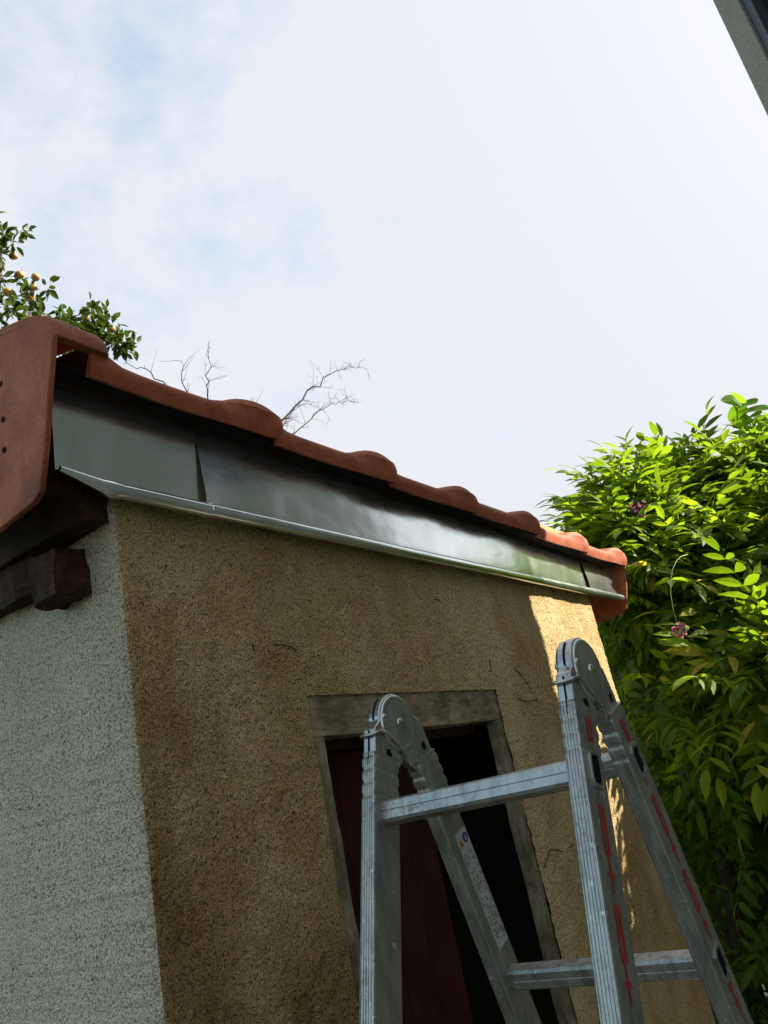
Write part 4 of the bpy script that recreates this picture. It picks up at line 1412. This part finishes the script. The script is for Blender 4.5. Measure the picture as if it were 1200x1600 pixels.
# ---- fruit tree behind the roof, left
ftree = empty('fruit_tree', (2.2, 5.0, 0.0), 'green tree bearing small orange fruit behind the left roof end', 'tree')
FT0 = Vector((2.2, 5.0, 0))
def FT(o):
    o.parent = ftree; o.matrix_parent_inverse = Matrix.Translation(-FT0); return o
def ovate_leaf(seed):
    r_ = random.Random(seed); V, F = [], []
    leaflet(V, F, Vector((0, 0, 0)), Vector((1, 0, 0)), Vector((0, 0, 1)), .088, .043, .3, r_.uniform(.05, .4))
    return V, F
OV = [ovate_leaf(i) for i in range(4)]
OM = [mesh_from('orchard_leaf', V, F, LEAF_F) for V, F in OV]
def ft_tube(name, pts, rads, seg=6):
    bm = bmesh.new(); tube(bm, [(p[0], p[1], z(p[2])) for p in pts], rads, seg)
    return FT(bm_obj(name, bm, BARK, None, True))
ft_tube('trunk', [(2.2, 5.0, -1.62), (2.25, 4.95, -.4), (2.2, 4.9, .9), (2.3, 4.85, 1.9), (2.35, 4.8, 2.8)], [.12, .10, .09, .075, .055], 9)
brs = [[(2.35, 4.8, 2.8), (2.6, 4.7, 3.4), (2.8, 4.62, 4.0), (2.85, 4.6, 4.6)],
       [(2.35, 4.8, 2.6), (2.8, 4.7, 3.2), (3.2, 4.62, 3.7), (3.5, 4.6, 4.02), (3.75, 4.6, 4.10)],
       [(3.3, 4.62, 3.75), (3.6, 4.6, 3.9), (3.93, 4.6, 3.99)],
       [(2.35, 4.8, 2.8), (2.2, 4.7, 3.6), (2.3, 4.6, 4.4)],
       [(2.30, 4.8, 2.5), (1.7, 4.8, 3.3), (1.4, 4.7, 4.1)],
       [(2.6, 4.7, 3.4), (3.0, 4.6, 3.75), (3.05, 4.6, 4.0)],
       [(2.35, 4.8, 2.8), (2.4, 5.3, 3.5), (2.5, 5.6, 4.2)]]
for b_ in brs:
    ft_tube('limb', b_, list(np.linspace(.035, .006, len(b_))))
r_ = random.Random(33)
fl_items = []
def lerp_br(b_, t):
    k_ = t * (len(b_) - 1); i_ = min(int(k_), len(b_) - 2)
    return Vector(b_[i_]).lerp(Vector(b_[i_ + 1]), k_ - i_)
clumps = []
for bi, b_ in enumerate(brs):
    if bi == 0: b_ = [(x - .17, y, h - .06) for x, y, h in b_]
    n_ = 44 if bi in (0, 1, 3, 4, 6) else 20
    for q in range(n_):
        t = r_.uniform(.35, 1.0)
        sp = .19 * (1.15 - .5 * t) if bi != 2 else .05
        if bi == 1: sp = .11 * (1.25 - t) + .03
        if bi in (0, 3, 4, 6): sp = .26 if bi != 0 else .13
        clumps.append(lerp_br(b_, t) + Vector((r_.gauss(0, sp), r_.gauss(0, sp), r_.gauss(0, sp * .8))))
for c in clumps:
    # keep the sky notch above the long right-hand branch open
    cp = cam_px((c.x, c.y, z(c.z)))
    for k in range(r_.randint(7, 12)):
        d = Vector((r_.gauss(0, 1), r_.gauss(0, 1), r_.gauss(.2, .9)))
        p = c + d.normalized() * r_.uniform(.0, .07)
        fl_items.append((r_.randrange(4), orient(d, Vector((r_.gauss(0, .6), r_.gauss(0, .6), 1))), Vector((p.x, p.y, z(p.z))), r_.uniform(.7, 1.15)))
def ft_rank(it):
    c = cam_px(it[2])
    if c is None or c[0] < -10 or c[0] > 230 or c[1] > 560: return 1e9
    return c[2]
fl_items.sort(key=ft_rank)
nv = sum(1 for it in fl_items if ft_rank(it) < 1e8)
for it in fl_items[:min(300, nv)]:
    o = bpy.data.objects.new('leaf', OM[it[0]]); COL.objects.link(o)
    mt = it[1].to_4x4(); mt.translation = it[2]
    o.matrix_basis = mt @ Matrix.Scale(it[3], 4)
    FT(o)
FT(join_stuff('foliage', fl_items[min(300, nv):], OV, LEAF_F, None))
def fruit_mesh():
    bm = bmesh.new()
    bmesh.ops.create_uvsphere(bm, u_segments=14, v_segments=10, radius=.033)
    for v in bm.verts:
        k = v.co.z / .033
        v.co.z *= .92
        if k > .6: v.co.z -= .010 * (k - .6) / .4
        if k < -.8: v.co.z += .004
        v.co *= 1 + .03 * mnoise.noise(v.co * 30)
    me = bpy.data.meshes.new('fruit'); bm.to_mesh(me); bm.free()
    me.polygons.foreach_set('use_smooth', [True] * len(me.polygons)); me.materials.append(FRUIT)
    return me
FM = fruit_mesh()
for (x, y, h) in ((2.86, 4.5, 4.28), (2.90, 4.5, 4.13), (3.03, 4.5, 4.17), (2.97, 4.45, 4.02), (2.97, 4.5, 3.96), (2.80, 4.5, 3.93), (3.44, 4.5, 3.98), (3.72, 4.55, 4.015)):
    o = bpy.data.objects.new('fruit', FM); COL.objects.link(o)
    o.location = (x, y, z(h)); o.rotation_euler = (random.uniform(-.5, .5), random.uniform(-.5, .5), random.uniform(0, 6)); s_ = random.uniform(.85, 1.15); o.scale = (s_, s_, s_)
    FT(o)

# ---- bare tree behind the roof
bare = empty('bare_tree', (8.2, 7.2, 0.0), 'leafless tree with thin dark twigs behind the middle of the roof', 'tree')
BT0 = Vector((8.2, 7.2, 0))
def bt(name, bm):
    o = bm_obj(name, bm, TWIG, None, True)
    o.parent = bare; o.matrix_parent_inverse = Matrix.Translation(-BT0); return o
bm = bmesh.new()
tube(bm, [(8.2, 7.2, 0), (8.15, 7.2, 2.0), (8.0, 7.15, 4.0), (7.9, 7.1, 5.4)], [.16, .13, .10, .06], 9)
bt('trunk', bm)
r_ = random.Random(17)
def grow(bm, p, d, L_, rad, depth):
    pts = [p]; n_ = 5
    dd = d.normalized()
    for i in range(n_):
        dd = (dd + Vector((r_.gauss(0, .10), r_.gauss(0, .10), r_.gauss(.02, .10)))).normalized()
        pts.append(pts[-1] + dd * (L_ / n_))
    tube(bm, pts, list(np.linspace(rad, rad * .45, len(pts))), 5)
    if depth <= 0: return
    for k in range(r_.choice((2, 3, 3))):
        i = r_.randint(1, n_)
        ax = dd.orthogonal().normalized(); ax.rotate(Matrix.Rotation(r_.uniform(0, 6.28), 3, dd))
        nd = (dd * r_.uniform(.6, 1) + ax * r_.uniform(.4, .9))
        grow(bm, pts[i], nd, L_ * r_.uniform(.35, .55), rad * .5, depth - 1)
def main_branch(pts, rads, side, depth=1):
    bm = bmesh.new()
    P_ = [Vector((p[0], p[1], z(p[2]))) for p in pts]
    # subdivide with a little crookedness
    Q, RR = [P_[0]], [rads[0]]
    for i in range(len(P_) - 1):
        for t in (.25, .5, .75, 1):
            q = P_[i].lerp(P_[i + 1], t)
            if t < 1: q += Vector((r_.gauss(0, .02), r_.gauss(0, .02), r_.gauss(0, .02)))
            Q.append(q); RR.append(rads[i] + (rads[i + 1] - rads[i]) * t)
    RR = [q_ * .72 for q_ in RR]
    tube(bm, Q, RR, 6)
    for i in range(3, len(Q)):
        for k in range(side):
            if r_.random() < .60:
                dd = (Q[i] - Q[i - 1]).normalized()
                ax = dd.orthogonal().normalized(); ax.rotate(Matrix.Rotation(r_.uniform(0, 6.28), 3, dd))
                grow(bm, Q[i], dd * .8 + ax * .8, r_.uniform(.16, .36), max(.0035, RR[i] * .30), depth)
    bt('branch', bm)
main_branch([(7.95, 7.1, 4.6), (8.5, 7.0, 5.3), (8.81, 7, 5.77), (9.56, 7, 6.52), (10.3, 7, 7.08), (11.0, 7, 7.5), (11.6, 7, 7.62)], [.045, .030, .024, .018, .012, .007, .004], 2, 2)
main_branch([(8.5, 7.0, 5.2), (9.2, 7, 5.73), (9.81, 7, 6.23), (10.42, 7, 6.57), (10.8, 7, 6.7)], [.020, .015, .011, .007, .004], 2, 2)
main_branch([(7.9, 7.1, 5.0), (7.3, 7, 5.5), (7.25, 7, 5.85), (7.40, 7, 6.22), (7.42, 7, 6.62)], [.022, .016, .012, .007, .0035], 1, 1)
main_branch([(7.9, 7.1, 4.8), (7.0, 7, 5.3), (6.5, 7, 5.62), (6.2, 7, 5.76), (5.85, 7, 5.72)], [.026, .020, .014, .009, .005], 1, 0)
main_branch([(7.1, 7.0, 5.2), (6.8, 7, 5.75), (6.85, 7, 6.1)], [.016, .010, .005], 1, 0)
main_branch([(8.2, 7.0, 5.0), (8.2, 7, 5.5), (8.15, 7, 5.95)], [.016, .010, .005], 1, 0)

# ---- garden hedge far to the left, so that the open side of the alley ends in greenery
print('objects', len(bpy.data.objects))
